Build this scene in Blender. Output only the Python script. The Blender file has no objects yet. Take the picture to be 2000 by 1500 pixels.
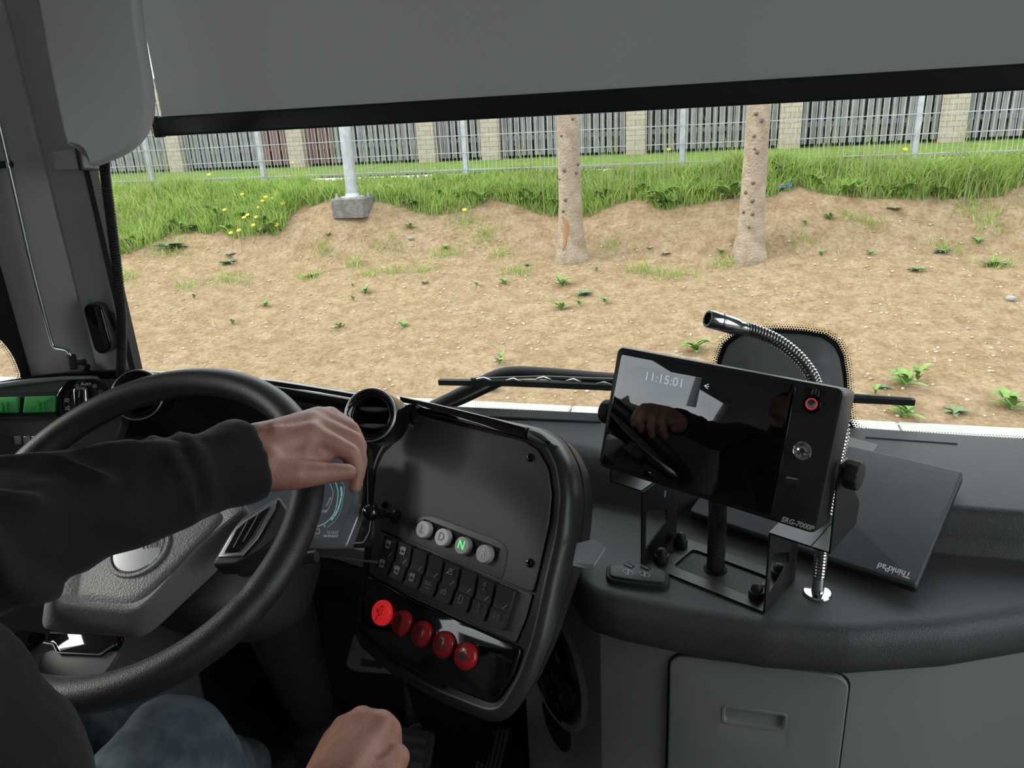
import bpy, bmesh, math, random
from math import sin, cos, pi, radians, sqrt, atan2
from mathutils import Vector, Matrix, noise
V = Vector
rnd = random.Random(7)
SC = bpy.context.scene
COL = SC.collection

# ------------------------------------------------------------------ camera
FPX = 1450.0
YAW, PITCH, ROLL = radians(16), radians(19.5), radians(3.0)
EYE = V((0, 0, 1.35))                      # photographer's eye above the driver's platform (z = 0)
FW = V((-sin(YAW)*cos(PITCH), cos(YAW)*cos(PITCH), -sin(PITCH)))
_rt0 = V((cos(YAW), sin(YAW), 0)); _up0 = _rt0.cross(FW)
UP = _up0*cos(ROLL) + _rt0*sin(ROLL); RT = _rt0*cos(ROLL) - _up0*sin(ROLL)
cd = bpy.data.cameras.new('camera'); cam = bpy.data.objects.new('camera', cd); COL.objects.link(cam)
cd.sensor_fit = 'HORIZONTAL'; cd.sensor_width = 36; cd.lens = 36*FPX/2000; cd.clip_start = .02; cd.clip_end = 200
cam.matrix_world = Matrix(((RT.x, UP.x, -FW.x, EYE.x), (RT.y, UP.y, -FW.y, EYE.y), (RT.z, UP.z, -FW.z, EYE.z), (0, 0, 0, 1)))
SC.camera = cam

# ------------------------------------------------------------------ sky, sun, exposure
SC.view_settings.view_transform = 'Standard'; SC.view_settings.look = 'None'
SC.view_settings.gamma = 1; SC.view_settings.exposure = 0.0
SC.view_settings.use_curve_mapping = False
SKY = 3.7
w = bpy.data.worlds.new('sky'); SC.world = w; w.use_nodes = True
nt = w.node_tree; nt.nodes.clear()
_o = nt.nodes.new('ShaderNodeOutputWorld'); _b = nt.nodes.new('ShaderNodeBackground')
_t = nt.nodes.new('ShaderNodeTexCoord'); _n = nt.nodes.new('ShaderNodeTexNoise'); _r = nt.nodes.new('ShaderNodeValToRGB')
_n.inputs['Scale'].default_value = 2.6; _n.inputs['Detail'].default_value = 6; _n.inputs['Roughness'].default_value = .55
_r.color_ramp.elements[0].position = .36; _r.color_ramp.elements[0].color = (.60, .67, .76, 1)
_r.color_ramp.elements[1].position = .62; _r.color_ramp.elements[1].color = (1, 1, 1, 1)
nt.links.new(_t.outputs['Generated'], _n.inputs['Vector']); nt.links.new(_n.outputs['Fac'], _r.inputs['Fac'])
nt.links.new(_r.outputs['Color'], _b.inputs['Color']); _b.inputs['Strength'].default_value = SKY
nt.links.new(_b.outputs[0], _o.inputs[0])
sd = bpy.data.lights.new('sun', 'SUN'); sd.energy = 3.3; sd.angle = radians(28); sd.color = (1, .95, .86)
sun = bpy.data.objects.new('sun', sd); COL.objects.link(sun)
sun.rotation_euler = V((.86, .20, -.62)).to_track_quat('-Z', 'Y').to_euler()
sun.location = (-8, -6, 12)

# ------------------------------------------------------------------ helpers
def ray(px, py): return FW + RT*((px-1000)/FPX) - UP*((py-750)/FPX)
def U(px, py, x=None, y=None, z=None, d=None, pl=None):
    "point of the place that stands at this pixel of the photograph, at a known depth, height or plane"
    r = ray(px, py)
    if d is not None: t = d
    elif x is not None: t = (x-EYE.x)/r.x
    elif y is not None: t = (y-EYE.y)/r.y
    elif z is not None: t = (z-EYE.z)/r.z
    else: t = (pl.o-EYE).dot(pl.n)/r.dot(pl.n)
    return EYE + r*t
class Fr:
    "a local frame: origin, right, up, outward normal"
    def __init__(s, o, n, u=None):
        s.o = V(o); s.n = V(n).normalized()
        if u is None: u = V((0, 0, 1)).cross(s.n)
        if V(u).length < 1e-6: u = V((1, 0, 0))
        u = V(u); s.u = (u - s.n*u.dot(s.n)).normalized(); s.v = s.n.cross(s.u)
    def p(s, a, b, h=0): return s.o + s.u*a + s.v*b + s.n*h
    def px(s, x, y, h=0): return U(x, y, pl=s) + s.n*h
    def uv(s, q): q = q - s.o; return (q.dot(s.u), q.dot(s.v))
    def at(s, o): return Fr(o, s.n, s.u)
    def rot(s, a): return Fr(s.o, s.n, s.u*cos(a) + s.v*sin(a))
OFF = {}
def thing(name, label, cat, loc=(0, 0, 0), group=None):
    o = bpy.data.objects.new(name, None); COL.objects.link(o); o.location = loc; o.empty_display_size = .05
    o['label'] = label; o['category'] = cat
    if group: o['group'] = group
    OFF[o.name] = V(loc); return o
def tag(o, label, cat, group=None, kind=None):
    o['label'] = label; o['category'] = cat
    if group: o['group'] = group
    if kind: o['kind'] = kind
    return o
def mk(name, bm, m, parent=None, smooth=40, bev=None, sub=0, label=None, seg=2, weld=True):
    me = bpy.data.meshes.new(name)
    if weld: bmesh.ops.remove_doubles(bm, verts=bm.verts, dist=1e-6)
    bmesh.ops.recalc_face_normals(bm, faces=bm.faces)
    bm.to_mesh(me); bm.free()
    return fin(name, me, m, parent, smooth, bev, sub, label, seg)
def fin(name, me, m, parent=None, smooth=40, bev=None, sub=0, label=None, seg=2):
    if parent is not None: off = OFF[parent.name]
    else:
        xs = [v.co for v in me.vertices]
        lo = [min(c[i] for c in xs) for i in range(3)]; hi = [max(c[i] for c in xs) for i in range(3)]
        off = V(((lo[0]+hi[0])/2, (lo[1]+hi[1])/2, lo[2]))
    me.transform(Matrix.Translation(-off))
    o = bpy.data.objects.new(name, me); COL.objects.link(o); OFF[o.name] = off
    if parent is not None: o.parent = parent
    else: o.location = off
    if m is not None: me.materials.append(m)
    if smooth:
        me.polygons.foreach_set('use_smooth', [True]*len(me.polygons))
        if smooth < 180: me.set_sharp_from_angle(angle=radians(smooth))
    if bev:
        b = o.modifiers.new('bevel', 'BEVEL'); b.width = bev; b.segments = seg; b.limit_method = 'ANGLE'; b.angle_limit = radians(35)
    if sub:
        s = o.modifiers.new('subd', 'SUBSURF'); s.levels = sub; s.render_levels = sub
    if label: o['label'] = label
    return o
def struct(name, bm, m, label, cat, **k):
    o = mk(name, bm, m, **k); o['kind'] = 'structure'; o['label'] = label; o['category'] = cat; return o
def B(): return bmesh.new()
def face(bm, pts):
    vs = [bm.verts.new(p) for p in pts]
    return bm.faces.new(vs)
def box(bm, c, s, f=None):
    c = V(c); u, v, n = (f.u, f.v, f.n) if f else (V((1, 0, 0)), V((0, 1, 0)), V((0, 0, 1)))
    r = [[c + u*(i*s[0]/2) + v*(j*s[1]/2) + n*(k*s[2]/2) for i, j in ((-1, -1), (1, -1), (1, 1), (-1, 1))] for k in (-1, 1)]
    loft(bm, r); return bm
def bx(bm, lo, hi): return box(bm, [(a+b)/2 for a, b in zip(lo, hi)], [b-a for a, b in zip(lo, hi)])
def loft(bm, rings, closed=True, cap=True, loop=False):
    R = [[bm.verts.new(p) for p in r] for r in rings]
    n = len(R[0]); m = len(R)
    for i in range(m if loop else m-1):
        a, b = R[i], R[(i+1) % m]
        for j in range(n if closed else n-1):
            bm.faces.new((a[j], a[(j+1) % n], b[(j+1) % n], b[j]))
    if cap and not loop and closed:
        bm.faces.new(R[0][::-1]); bm.faces.new(R[-1])
    return bm
def prism(bm, pts, ext): return loft(bm, [[V(p) for p in pts], [V(p)+V(ext) for p in pts]])
def frames_along(path):
    P = [V(p) for p in path]; T = []
    for i in range(len(P)):
        a = P[max(i-1, 0)]; b = P[min(i+1, len(P)-1)]; T.append((b-a).normalized())
    x = V((0, 0, 1)) if abs(T[0].z) < .9 else V((1, 0, 0))
    x = (x - T[0]*x.dot(T[0])).normalized(); X = []
    for t in T:
        x = (x - t*x.dot(t)).normalized(); X.append((x, t.cross(x)))
    return P, T, X
def tube(bm, path, r, seg=12, cap=True):
    P, T, X = frames_along(path)
    rr = r if callable(r) else (lambda t: r)
    rings = []
    for i, p in enumerate(P):
        q = rr(i/max(1, len(P)-1)); x, y = X[i]
        rings.append([p + x*(q*cos(2*pi*k/seg)) + y*(q*sin(2*pi*k/seg)) for k in range(seg)])
    return loft(bm, rings, cap=cap)
def spline(pts, n=8):
    P = [V(p) for p in pts]; P = [P[0]*2-P[1]] + P + [P[-1]*2-P[-2]]; out = []
    for i in range(1, len(P)-2):
        a, b, c, d = P[i-1:i+3]
        for k in range(n):
            t = k/n
            out.append(.5*((2*b) + (c-a)*t + (2*a-5*b+4*c-d)*t*t + (3*b-a-3*c+d)*t**3))
    out.append(P[-2]); return out
def lathe(bm, prof, f, seg=32, cap=True):
    return loft(bm, [[f.p(r*cos(2*pi*k/seg), r*sin(2*pi*k/seg), h) for k in range(seg)] for r, h in prof], cap=cap)
def rr2(w, h, r, seg=5):
    out = []
    for cx, cy, a0 in ((w/2-r, h/2-r, 0), (-w/2+r, h/2-r, pi/2), (-w/2+r, -h/2+r, pi), (w/2-r, -h/2+r, 1.5*pi)):
        for k in range(seg+1): a = a0 + pi/2*k/seg; out.append((cx+r*cos(a), cy+r*sin(a)))
    return out
def rpoly(p2, r, seg=4):
    "round the corners of a 2-D polygon"
    out = []; n = len(p2)
    for i in range(n):
        a, b, c = V(p2[i-1]).to_2d(), V(p2[i]).to_2d(), V(p2[(i+1) % n]).to_2d()
        ri = r[i] if isinstance(r, (list, tuple)) else r
        da, dc = (a-b), (c-b); la = min(ri, da.length*.48); lc = min(ri, dc.length*.48)
        s, e = b+da.normalized()*la, b+dc.normalized()*lc
        for k in range(seg+1):
            t = k/seg; q = s*(1-t)**2 + b*(2*t*(1-t)) + e*t*t; out.append((q.x, q.y))
    return out
def offp(p2, d):
    "offset a closed 2-D polygon outward"
    n = len(p2); A = sum(p2[i-1][0]*p2[i][1]-p2[i][0]*p2[i-1][1] for i in range(n)); s = 1 if A > 0 else -1; out = []
    for i in range(n):
        a, b, c = V(p2[i-1]).to_2d(), V(p2[i]).to_2d(), V(p2[(i+1) % n]).to_2d()
        t = ((b-a).normalized() + (c-b).normalized())
        t = t.normalized() if t.length > 1e-9 else (b-a).normalized()
        out.append((b.x + s*t.y*d, b.y - s*t.x*d))
    return out
def plate(bm, f, p2, h0, h1, r=.0):
    "flat plate in a frame with an optional rounded upper edge"
    rings = [[f.p(a, b, h0) for a, b in p2]]
    if r > 0:
        for k in range(4):
            a = pi/2*k/3; q = offp(p2, -r*(1-cos(a))); rings.append([f.p(x, y, h1-r+r*sin(a)) for x, y in q])
    else: rings.append([f.p(a, b, h1) for a, b in p2])
    return loft(bm, rings)
def ribbon(bm, f, lines, wd, h=0.0004, closed=False):
    for L in lines:
        n = len(L)
        for i in range(n if closed else n-1):
            a, b = V(L[i]).to_2d(), V(L[(i+1) % n]).to_2d(); d = (b-a)
            if d.length < 1e-7: continue
            d.normalize(); q = V((-d.y, d.x))*wd/2; e = d*wd*.35
            face(bm, [f.p(*(a-e+q), h), f.p(*(a-e-q), h), f.p(*(b+e-q), h), f.p(*(b+e+q), h)])
    return bm
def text(name, s, size, f, m, parent, align='CENTER', sx=1.0, shear=0.0, h=.0005, bold=0.0):
    c = bpy.data.curves.new(name, 'FONT'); c.body = s; c.size = size; c.align_x = align; c.align_y = 'CENTER'
    c.shear = shear; c.resolution_u = 3; c.offset = bold
    o = bpy.data.objects.new('tmp', c); COL.objects.link(o)
    dg = bpy.context.evaluated_depsgraph_get(); me = bpy.data.meshes.new_from_object(o.evaluated_get(dg))
    bpy.data.objects.remove(o); bpy.data.curves.remove(c)
    for v in me.vertices: v.co = f.p(v.co.x*sx, v.co.y, h)
    me.name = name
    return fin(name, me, m, parent, smooth=0)
def copy_tree(o, parent=None):
    c = o.copy(); COL.objects.link(c); OFF[c.name] = OFF.get(o.name, V())
    if parent: c.parent = parent
    for ch in list(o.children): copy_tree(ch, c)
    return c
def inst(proto, loc, rz=0, sc=1, label=None, group=None):
    c = copy_tree(proto); c.location = loc; c.rotation_euler = (0, 0, rz); c.scale = (sc, sc, sc)
    if label: c['label'] = label
    if group: c['group'] = group
    return c

# ------------------------------------------------------------------ materials
def mat(name, col, rough=.5, metal=0, bump=None, var=None, spec=.5, emit=None, coat=0, obj=True):
    m = bpy.data.materials.new(name); m.use_nodes = True; t = m.node_tree; b = t.nodes['Principled BSDF']
    b.inputs['Base Color'].default_value = (*col, 1); b.inputs['Roughness'].default_value = rough
    b.inputs['Metallic'].default_value = metal; b.inputs['Specular IOR Level'].default_value = spec
    b.inputs['Coat Weight'].default_value = coat
    if emit: b.inputs['Emission Color'].default_value = (*emit[0], 1); b.inputs['Emission Strength'].default_value = emit[1]
    if bump or var: tc = t.nodes.new('ShaderNodeTexCoord')
    if bump:
        kind, sc, st, dist = bump
        n = t.nodes.new('ShaderNodeTexVoronoi' if kind == 'v' else 'ShaderNodeTexNoise'); n.inputs['Scale'].default_value = sc
        if kind == 'n': n.inputs['Detail'].default_value = 5
        bp = t.nodes.new('ShaderNodeBump'); bp.inputs['Strength'].default_value = st; bp.inputs['Distance'].default_value = dist
        t.links.new(tc.outputs['Object'], n.inputs['Vector'])
        t.links.new(n.outputs['Distance' if kind == 'v' else 'Fac'], bp.inputs['Height']); t.links.new(bp.outputs[0], b.inputs['Normal'])
    if var:
        sc, c2, lo, hi = var
        n = t.nodes.new('ShaderNodeTexNoise'); n.inputs['Scale'].default_value = sc; n.inputs['Detail'].default_value = 6
        r = t.nodes.new('ShaderNodeValToRGB'); r.color_ramp.elements[0].position = lo; r.color_ramp.elements[1].position = hi
        r.color_ramp.elements[0].color = (*col, 1); r.color_ramp.elements[1].color = (*c2, 1)
        t.links.new(tc.outputs['Object'], n.inputs['Vector']); t.links.new(n.outputs['Fac'], r.inputs['Fac']); t.links.new(r.outputs[0], b.inputs['Base Color'])
    return m
def glass(name, tint=(1, 1, 1), refl=1.0):
    m = bpy.data.materials.new(name); m.use_nodes = True; t = m.node_tree; t.nodes.clear()
    o = t.nodes.new('ShaderNodeOutputMaterial'); a = t.nodes.new('ShaderNodeBsdfTransparent'); g = t.nodes.new('ShaderNodeBsdfGlossy')
    f = t.nodes.new('ShaderNodeFresnel'); x = t.nodes.new('ShaderNodeMixShader'); f.inputs['IOR'].default_value = 1.3
    a.inputs['Color'].default_value = (*tint, 1); g.inputs['Roughness'].default_value = 0.0
    t.links.new(f.outputs[0], x.inputs[0]); t.links.new(a.outputs[0], x.inputs[1]); t.links.new(g.outputs[0], x.inputs[2]); t.links.new(x.outputs[0], o.inputs[0])
    return m
GRAIN = ('v', 900, .35, .0006)
M_black = mat('black grained plastic', (.022, .022, .024), .48, bump=GRAIN)
M_dash = mat('charcoal grained dash plastic', (.055, .056, .059), .46, bump=('v', 700, .5, .0008))
M_matte = mat('matte black plastic', (.02, .02, .022), .55, bump=('n', 1500, .2, .0003))
M_plate = mat('matte charcoal panel', (.085, .085, .092), .5, bump=('n', 2500, .15, .0002))
M_gloss = mat('gloss black plastic', (.006, .006, .007), .06, coat=.5)
M_rubber = mat('black rubber', (.014, .014, .014), .7)
M_hole = mat('dark opening', (.004, .004, .004), .8)
M_grey = mat('grey trim plastic', (.40, .40, .39), .55, bump=('n', 1200, .25, .0004))
M_cab = mat('light grey cabinet laminate', (.21, .21, .21), .6, bump=('n', 900, .15, .0003))
M_satin = mat('satin grey plastic', (.075, .076, .08), .42)
M_hub = mat('grey leather grained wheel cover', (.19, .19, .195), .5, bump=('v', 420, .5, .0012))
M_leather = mat('black leather wheel rim', (.018, .018, .019), .42, bump=('v', 800, .35, .0006))
M_chrome = mat('chrome', (.75, .75, .77), .1, 1)
M_neck = mat('dark chrome', (.42, .41, .41), .16, 1)
M_steel = mat('brushed steel', (.6, .6, .6), .28, 1)
M_silver = mat('satin silver plastic', (.42, .43, .45), .3, .7)
M_powder = mat('black powder coated metal', (.018, .018, .02), .4, bump=('n', 3000, .2, .0002))
M_pedal = mat('lightened pedal rubber', (.13, .13, .13), .55)  # treads lightened in colour so they show in the dark footwell
M_louv = mat('grey louvre plastic', (.16, .16, .165), .4)
M_green = mat('green switch plastic', (.06, .42, .10), .4)
M_white = mat('white marking', (.75, .75, .75), .5)
M_dim = mat('grey marking', (.3, .3, .32), .5)
M_dimmer = mat('dark grey marking', (.1, .1, .11), .5)
M_red = mat('red button plastic', (.46, .018, .022), .28, coat=.3)
M_redlit = mat('lit red button plastic', (.6, .02, .02), .28, emit=((1, .03, .03), .35), coat=.3)
M_mark = mat('black printed mark', (.012, .006, .006), .5)
M_btn = mat('translucent grey button', (.40, .40, .40), .35)
M_btnw = mat('translucent white button', (.78, .78, .79), .35)
M_lit = mat('lit green letter', (.05, .6, .1), .4, emit=((.1, 1, .2), 1.2))
M_ringred = mat('lit red ring', (.6, .05, .06), .4, emit=((1, .08, .1), .35))
M_glassblk = mat('black screen glass', (.003, .003, .004), .02, spec=1.0)
M_screen = mat('lit cluster display', (.02, .022, .026), .04, spec=1.0, emit=((.55, .62, .72), .05))
M_cy = mat('display cyan line', (.1, .3, .3), .3, emit=((.5, .9, .9), .22))
M_yl = mat('display yellow line', (.2, .25, .1), .3, emit=((.6, .9, .45), .2))
M_wt = mat('display white text', (.3, .3, .3), .3, emit=((.8, .85, .95), .2))
M_glass = glass('window glass', (.97, .99, .98))
M_paper = mat('white paper', (.75, .76, .77), .7)
M_laptop = mat('matte black laptop shell', (.085, .087, .094), .42, bump=('n', 3000, .1, .0001), var=(9, (.115, .118, .125), .45, .75))
M_frit = mat('black ceramic glass border', (.008, .008, .009), .35)
M_floor = mat('dark grey vinyl floor', (.06, .062, .066), .6, var=(160, (.16, .16, .16), .71, .76))
M_ceil = mat('light grey ceiling panel', (.6, .6, .6), .7)
M_wall = mat('grey interior wall', (.30, .30, .30), .6)
M_flap = mat('grey padded vinyl', (.42, .42, .44), .5)
M_teal = mat('teal tape', (.01, .25, .22), .4)

# ================================================================== THE BUS SHELL
bm = B(); bx(bm, (-1.36, -6.0, -.06), (1.26, 1.36, 0)); struct('floor', bm, M_floor, 'dark speckled vinyl cab floor below the pedals', 'floor')
bm = B(); bx(bm, (-1.36, -6.0, 2.16), (1.26, 1.42, 2.22)); struct('ceiling', bm, M_ceil, 'light grey ceiling above the driver', 'ceiling')
def wall(name, x0, x1, y0, y1, z0, z1, holes, label):
    "side wall as one mesh with rectangular window holes (y0, y1, z0, z1)"
    ys = sorted({y0, y1, *[h[0] for h in holes], *[h[1] for h in holes]}); zs = sorted({z0, z1, *[h[2] for h in holes], *[h[3] for h in holes]})
    bm = B()
    for i in range(len(ys)-1):
        for j in range(len(zs)-1):
            cy, cz = (ys[i]+ys[i+1])/2, (zs[j]+zs[j+1])/2
            if any(h[0] < cy < h[1] and h[2] < cz < h[3] for h in holes): continue
            bx(bm, (x0, ys[i], zs[j]), (x1, ys[i+1], zs[j+1]))
    return struct(name, bm, M_wall, label, 'wall')
LH = [(-.06, .86, 1.06, 1.42), (-2.6, -.9, .95, 1.8), (-5.6, -3.0, .95, 1.8)]
QH = (.88, 1.26, .90, 1.06)
wall('wall_left', -1.36, -1.30, -6.0, 1.30, 0, 2.16, LH+[QH], 'dark side wall left of the driver')
RH = [(-.2, .9, .35, 1.9), (-2.6, -.9, .95, 1.8), (-5.6, -3.0, .95, 1.8)]
wall('wall_right', 1.2, 1.26, -6.0, 1.2, 0, 2.16, RH, 'side wall with the passenger door on the right')
bm = B(); bx(bm, (-1.36, -6.06, 0), (1.26, -6.0, 2.16)); struct('wall_rear', bm, M_wall, 'rear wall of the bus', 'wall')
nwin = [2]
def pane(x, h, label):
    bm = B(); bx(bm, (x-.003, h[0], h[2]), (x+.003, h[1], h[3])); nwin[0] += 1
    return struct('window_%d' % nwin[0], bm, M_glass, label, 'window')
# quarter window by the pillar with its black border
q = pane(-1.335, QH, 'small side window low beside the left pillar'); 
bm = B(); f = Fr((-1.298, .98, .98), (1, 0, 0), (0, 1, 0))
hole = rpoly([(-.08, -.055), (.088, -.055), (.083, .0), (.055, .05), (-.08, .05)], [.0, .012, .03, .03, 0])
outer = rpoly([(-.2, -.1), (.14, -.1), (.14, .0), (.14, .4), (-.2, .4)], .0)
loft(bm, [[f.p(a, b, 0) for a, b in hole], [f.p(a, b, 0) for a, b in outer]], cap=False)
for i in range(len(hole)):                     # ceramic dots round the opening
    a, b = V(hole[i-1]), V(hole[i])
    if b.x < -.05: continue
    L = (b-a).length
    for k in range(int(L/.004)):
        p = a.lerp(b, k/max(1, int(L/.004)))
        for r_, dd in ((.0015, .003), (.001, .0065)):
            c = p*(1-dd/.06)
            face(bm, [f.p(c.x+r_*cos(t*pi/3), c.y+r_*sin(t*pi/3), .0005) for t in range(6)])
mk('glass_border', bm, M_frit, q, smooth=0)
for h in LH: pane(-1.33, h, 'left side window behind the photograph\'s edge')
for h in RH[1:]: pane(1.23, h, 'right side window of the passenger space')
bm = B(); bx(bm, (1.226, RH[0][0], RH[0][2]), (1.234, RH[0][1], RH[0][3])); struct('door_1', bm, M_glass, 'glazed front passenger door', 'door')

# windscreen
WSX = [(-1.17, 1.17), (-1.12, 1.215), (-1.0, 1.27), (-.8, 1.315), (-.55, 1.34), (-.2, 1.345), (.25, 1.34), (.6, 1.325), (.9, 1.28), (1.1, 1.21), (1.2, 1.15)]
def wsy(x):
    for (a, ya), (b, yb) in zip(WSX, WSX[1:]):
        if x <= b: return ya + (yb-ya)*(x-a)/(b-a)
    return WSX[-1][1]
def ring_ws(z, d=0): return [V((x, wsy(x)+d, z)) for x in [-1.17+2.37*i/40 for i in range(41)]]
bm = B()
loft(bm, [ring_ws(.72), ring_ws(2.05), ring_ws(2.05, .006), ring_ws(.72, .006)], closed=False, loop=True)
ws = struct('window_1', bm, M_glass, 'wide curved windscreen of the bus', 'window')
# black ceramic border: bottom band, arch round the sensor housing, dotted edge
def on_ws(px, py, inset=.003):
    p = U(px, py, y=1.33)
    for _ in range(4): p = U(px, py, y=wsy(p.x)-inset)
    return p
bot = [(930, 803), (1180, 817), (1300, 823), (1398, 828)]
arch = [(1398, 800), (1397, 740), (1401, 702), (1412, 672), (1436, 652), (1470, 644), (1520, 643), (1570, 646), (1612, 653), (1636, 669), (1648, 694), (1654, 730), (1657, 780), (1660, 818), (1668, 836), (1690, 846)]
rgt = [(1740, 850), (1850, 855), (2000, 863), (2200, 874)]
edge = bot + arch + rgt
E3 = [on_ws(*p) for p in edge]
E3 = [V((-1.1, wsy(-1.1)-.003, E3[0].z+.004)), V((-.8, wsy(-.8)-.003, E3[0].z+.001))] + E3 + [V((1.1, wsy(1.1)-.003, E3[-1].z))]
bm = B()
for a, b in zip(E3, E3[1:]):
    lo_a, lo_b = V((a.x, a.y, .70)), V((b.x, b.y, .70))
    if a.x <= b.x: face(bm, [a, b, lo_b, lo_a])
border = mk('glass_border', bm, M_frit, ws, smooth=0)
# the left flank of the arch leans outward: fill the slivers by the fan of its own points
bm = B(); Lp = len(bot)+2
cpt = [on_ws(1530, 800)]
for a, b in zip(E3[Lp-1:Lp+len(arch)], E3[Lp:Lp+len(arch)]): face(bm, [a+V((0, .001, 0)), b+V((0, .001, 0)), cpt[0]+V((0, .001, 0))])
dots = 0
fx = Fr((0, 1.3, 0), (0, -1, 0), (1, 0, 0))
for a, b in zip(E3, E3[1:]):
    L = (b-a).length; n_ = max(1, int(L/.0042)); t = (b-a).normalized(); nn = V((-t.z, 0, t.x))
    if a.x < -.62 or a.x > .75: continue
    for k in range(n_):
        p = a.lerp(b, k/n_)
        for r_, dd in ((.0019, .0018), (.0014, .0058), (.0009, .0095)):
            c = p + nn*dd + t*(.0021 if dd == .0058 else 0)
            c.y = wsy(c.x)-.0035
            face(bm, [c+V((r_*cos(q_*pi/3), 0, r_*sin(q_*pi/3))) for q_ in range(6)])
mk('dotted_edge', bm, M_frit, ws, smooth=0, weld=False)
# body below and above the windscreen
WF = [(-1.31, 1.09)] + WSX
bm = B(); loft(bm, [[V((x, y+.004, z)) for x, y in WF] for z in (-.35, .72)] + [[V((x, y+.05, z)) for x, y in WF] for z in (.72, -.35)], closed=False, loop=True)
struct('wall_front', bm, M_matte, 'dark front bulkhead under the dashboard', 'wall')
bm = B(); loft(bm, [[V((x, y-.02, z)) for x, y in WSX] for z in (2.05, 2.2)] + [[V((x, y+.05, z)) for x, y in WSX] for z in (2.2, 2.05)], closed=False, loop=True)
struct('trim_3', bm, M_wall, 'dark header panel above the windscreen', 'trim')
# rubber seal along the bottom of the windscreen
bm = B(); P_ = [on_ws(930+i*52, 813+i*2.55, .012) for i in range(26)]
sealz = None
tube(bm, [V((-.85, wsy(-.85)-.012, P_[0].z+.004))]+P_, .0075, 8); 
struct('trim_4', bm, M_rubber, 'black rubber seal along the bottom of the windscreen', 'trim')

# left pillar: grey cover in two folded faces
PB = [(-1.088, 1.135), (-1.090, 1.118), (-1.168, 1.122), (-1.174, 1.128), (-1.180, 1.120), (-1.284, 1.088), (-1.31, 1.09), (-1.31, 1.2), (-1.16, 1.2)]
def pring(z, k=0): return [V((x, y, z)) for x, y in PB]
bm = B(); loft(bm, [pring(.90), pring(2.16)])
pil = struct('trim_1', bm, M_grey, 'grey plastic cover on the left windscreen pillar', 'trim')
bm = B(); loft(bm, [[V((-1.087, 1.120, z)), V((-1.081, 1.126, z)), V((-1.10, 1.165, z)), V((-1.11, 1.16, z))] for z in (.92, 2.16)]); mk('edge_seal', bm, M_rubber, pil)
bm = B(); bx(bm, (1.08, 1.12, .0), (1.26, 1.24, 2.16)); struct('trim_2', bm, M_grey, 'grey pillar at the right end of the windscreen', 'trim')

# ================================================================== OUTDOORS
def lerp_prof(P, y):
    if y <= P[0][0]: return P[0][1]
    for (a, za), (b, zb) in zip(P, P[1:]):
        if y <= b:
            t = (y-a)/(b-a); t = t*t*(3-2*t)*.5 + t*.5
            return za+(zb-za)*t
    return P[-1][1]
PROF = [(4.62, -.50), (5.6, -.40), (6.6, -.24), (7.3, -.12), (7.75, -.03), (8.1, .22), (8.5, .48), (9.0, .70), (9.6, .76), (12.5, .76), (30, .9)]
def hgt(x, y, fine=True):
    sh = .38*min(1, max(0, (-x-4.6)/2.5)) + .18*sin(x*1.3+1)*max(0, min(1, (y-7.4)/.5))*max(0, min(1, (9.2-y)/.5)) 
    z = lerp_prof(PROF, y+sh)
    m_ = min(1, max(0, (y-4.7)/.6))
    z += .05*m_*noise.noise(V((x*.6, y*.6, 0)))
    z += .16*math.exp(-(((x+4.3)/.7)**2+((y-8.15)/.35)**2))          # mound at the lamp pole
    if fine: z += m_*(.018*noise.noise(V((x*3.1, y*3.1, 3)))+.010*noise.noise(V((x*9, y*9, 5))))
    return z
def ground(px, py, t0=4.6):
    r = ray(px, py); t = t0
    while t < 30:
        p = EYE + r*t
        if p.z < hgt(p.x, p.y, False): break
        t += .02
    return V((p.x, p.y, hgt(p.x, p.y)))
bm = B(); bx(bm, (-30, -8, -.75), (30, 4.46, -.66))
tag(mk('asphalt_road', bm, mat('grey asphalt', (0.0896, 0.0896, 0.0896), .9, var=(60, (0.1232, 0.1232, 0.1204), .3, .7))), 'grey asphalt under and in front of the bus', 'road', kind='structure')
# kerb stones, each its own block
M_kerb = mat('pale concrete', (0.28, 0.2744, 0.2576), .85, bump=('n', 160, .35, .003), var=(14, (0.336, 0.3248, 0.3024), .35, .7))
kp = None
for i in range(13):
    x0 = -7.9 + i*1.0
    if kp is None:
        bm = B(); bx(bm, (x0, 4.46, -.70), (x0+.992, 4.62, -.485)); kp = mk('kerb_stone', bm, M_kerb, bev=.012)
        tag(kp, 'pale concrete kerb stone in the row along the dirt slope', 'kerb stone', 'kerb stones in front of the bus')
    else: k = inst(kp, kp.location + V((i*1.0, 0, 0)))
# bare slope and verge
import array
def grid(name, x0, x1, y0, y1, dx, dy, zf, m):
    nx = int(round((x1-x0)/dx)); ny = int(round((y1-y0)/dy)); vs = []; fs = []
    for j in range(ny+1):
        y = y0+(y1-y0)*j/ny
        for i in range(nx+1): x = x0+(x1-x0)*i/nx; vs.append((x, y, zf(x, y)))
    for j in range(ny):
        for i in range(nx): a = j*(nx+1)+i; fs.append((a, a+1, a+nx+2, a+nx+1))
    me = bpy.data.meshes.new(name); me.from_pydata(vs, [], fs); return fin(name, me, m, smooth=180)
M_dirt = mat('sandy soil', (0.262, 0.188, 0.112), .95, var=(7, (0.345, 0.264, 0.175), .35, .66))
t = M_dirt.node_tree; b_ = t.nodes['Principled BSDF']
tc = t.nodes.new('ShaderNodeTexCoord'); n1 = t.nodes.new('ShaderNodeTexNoise'); n1.inputs['Scale'].default_value = 26; n1.inputs['Detail'].default_value = 9; n1.inputs['Roughness'].default_value = .72
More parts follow.
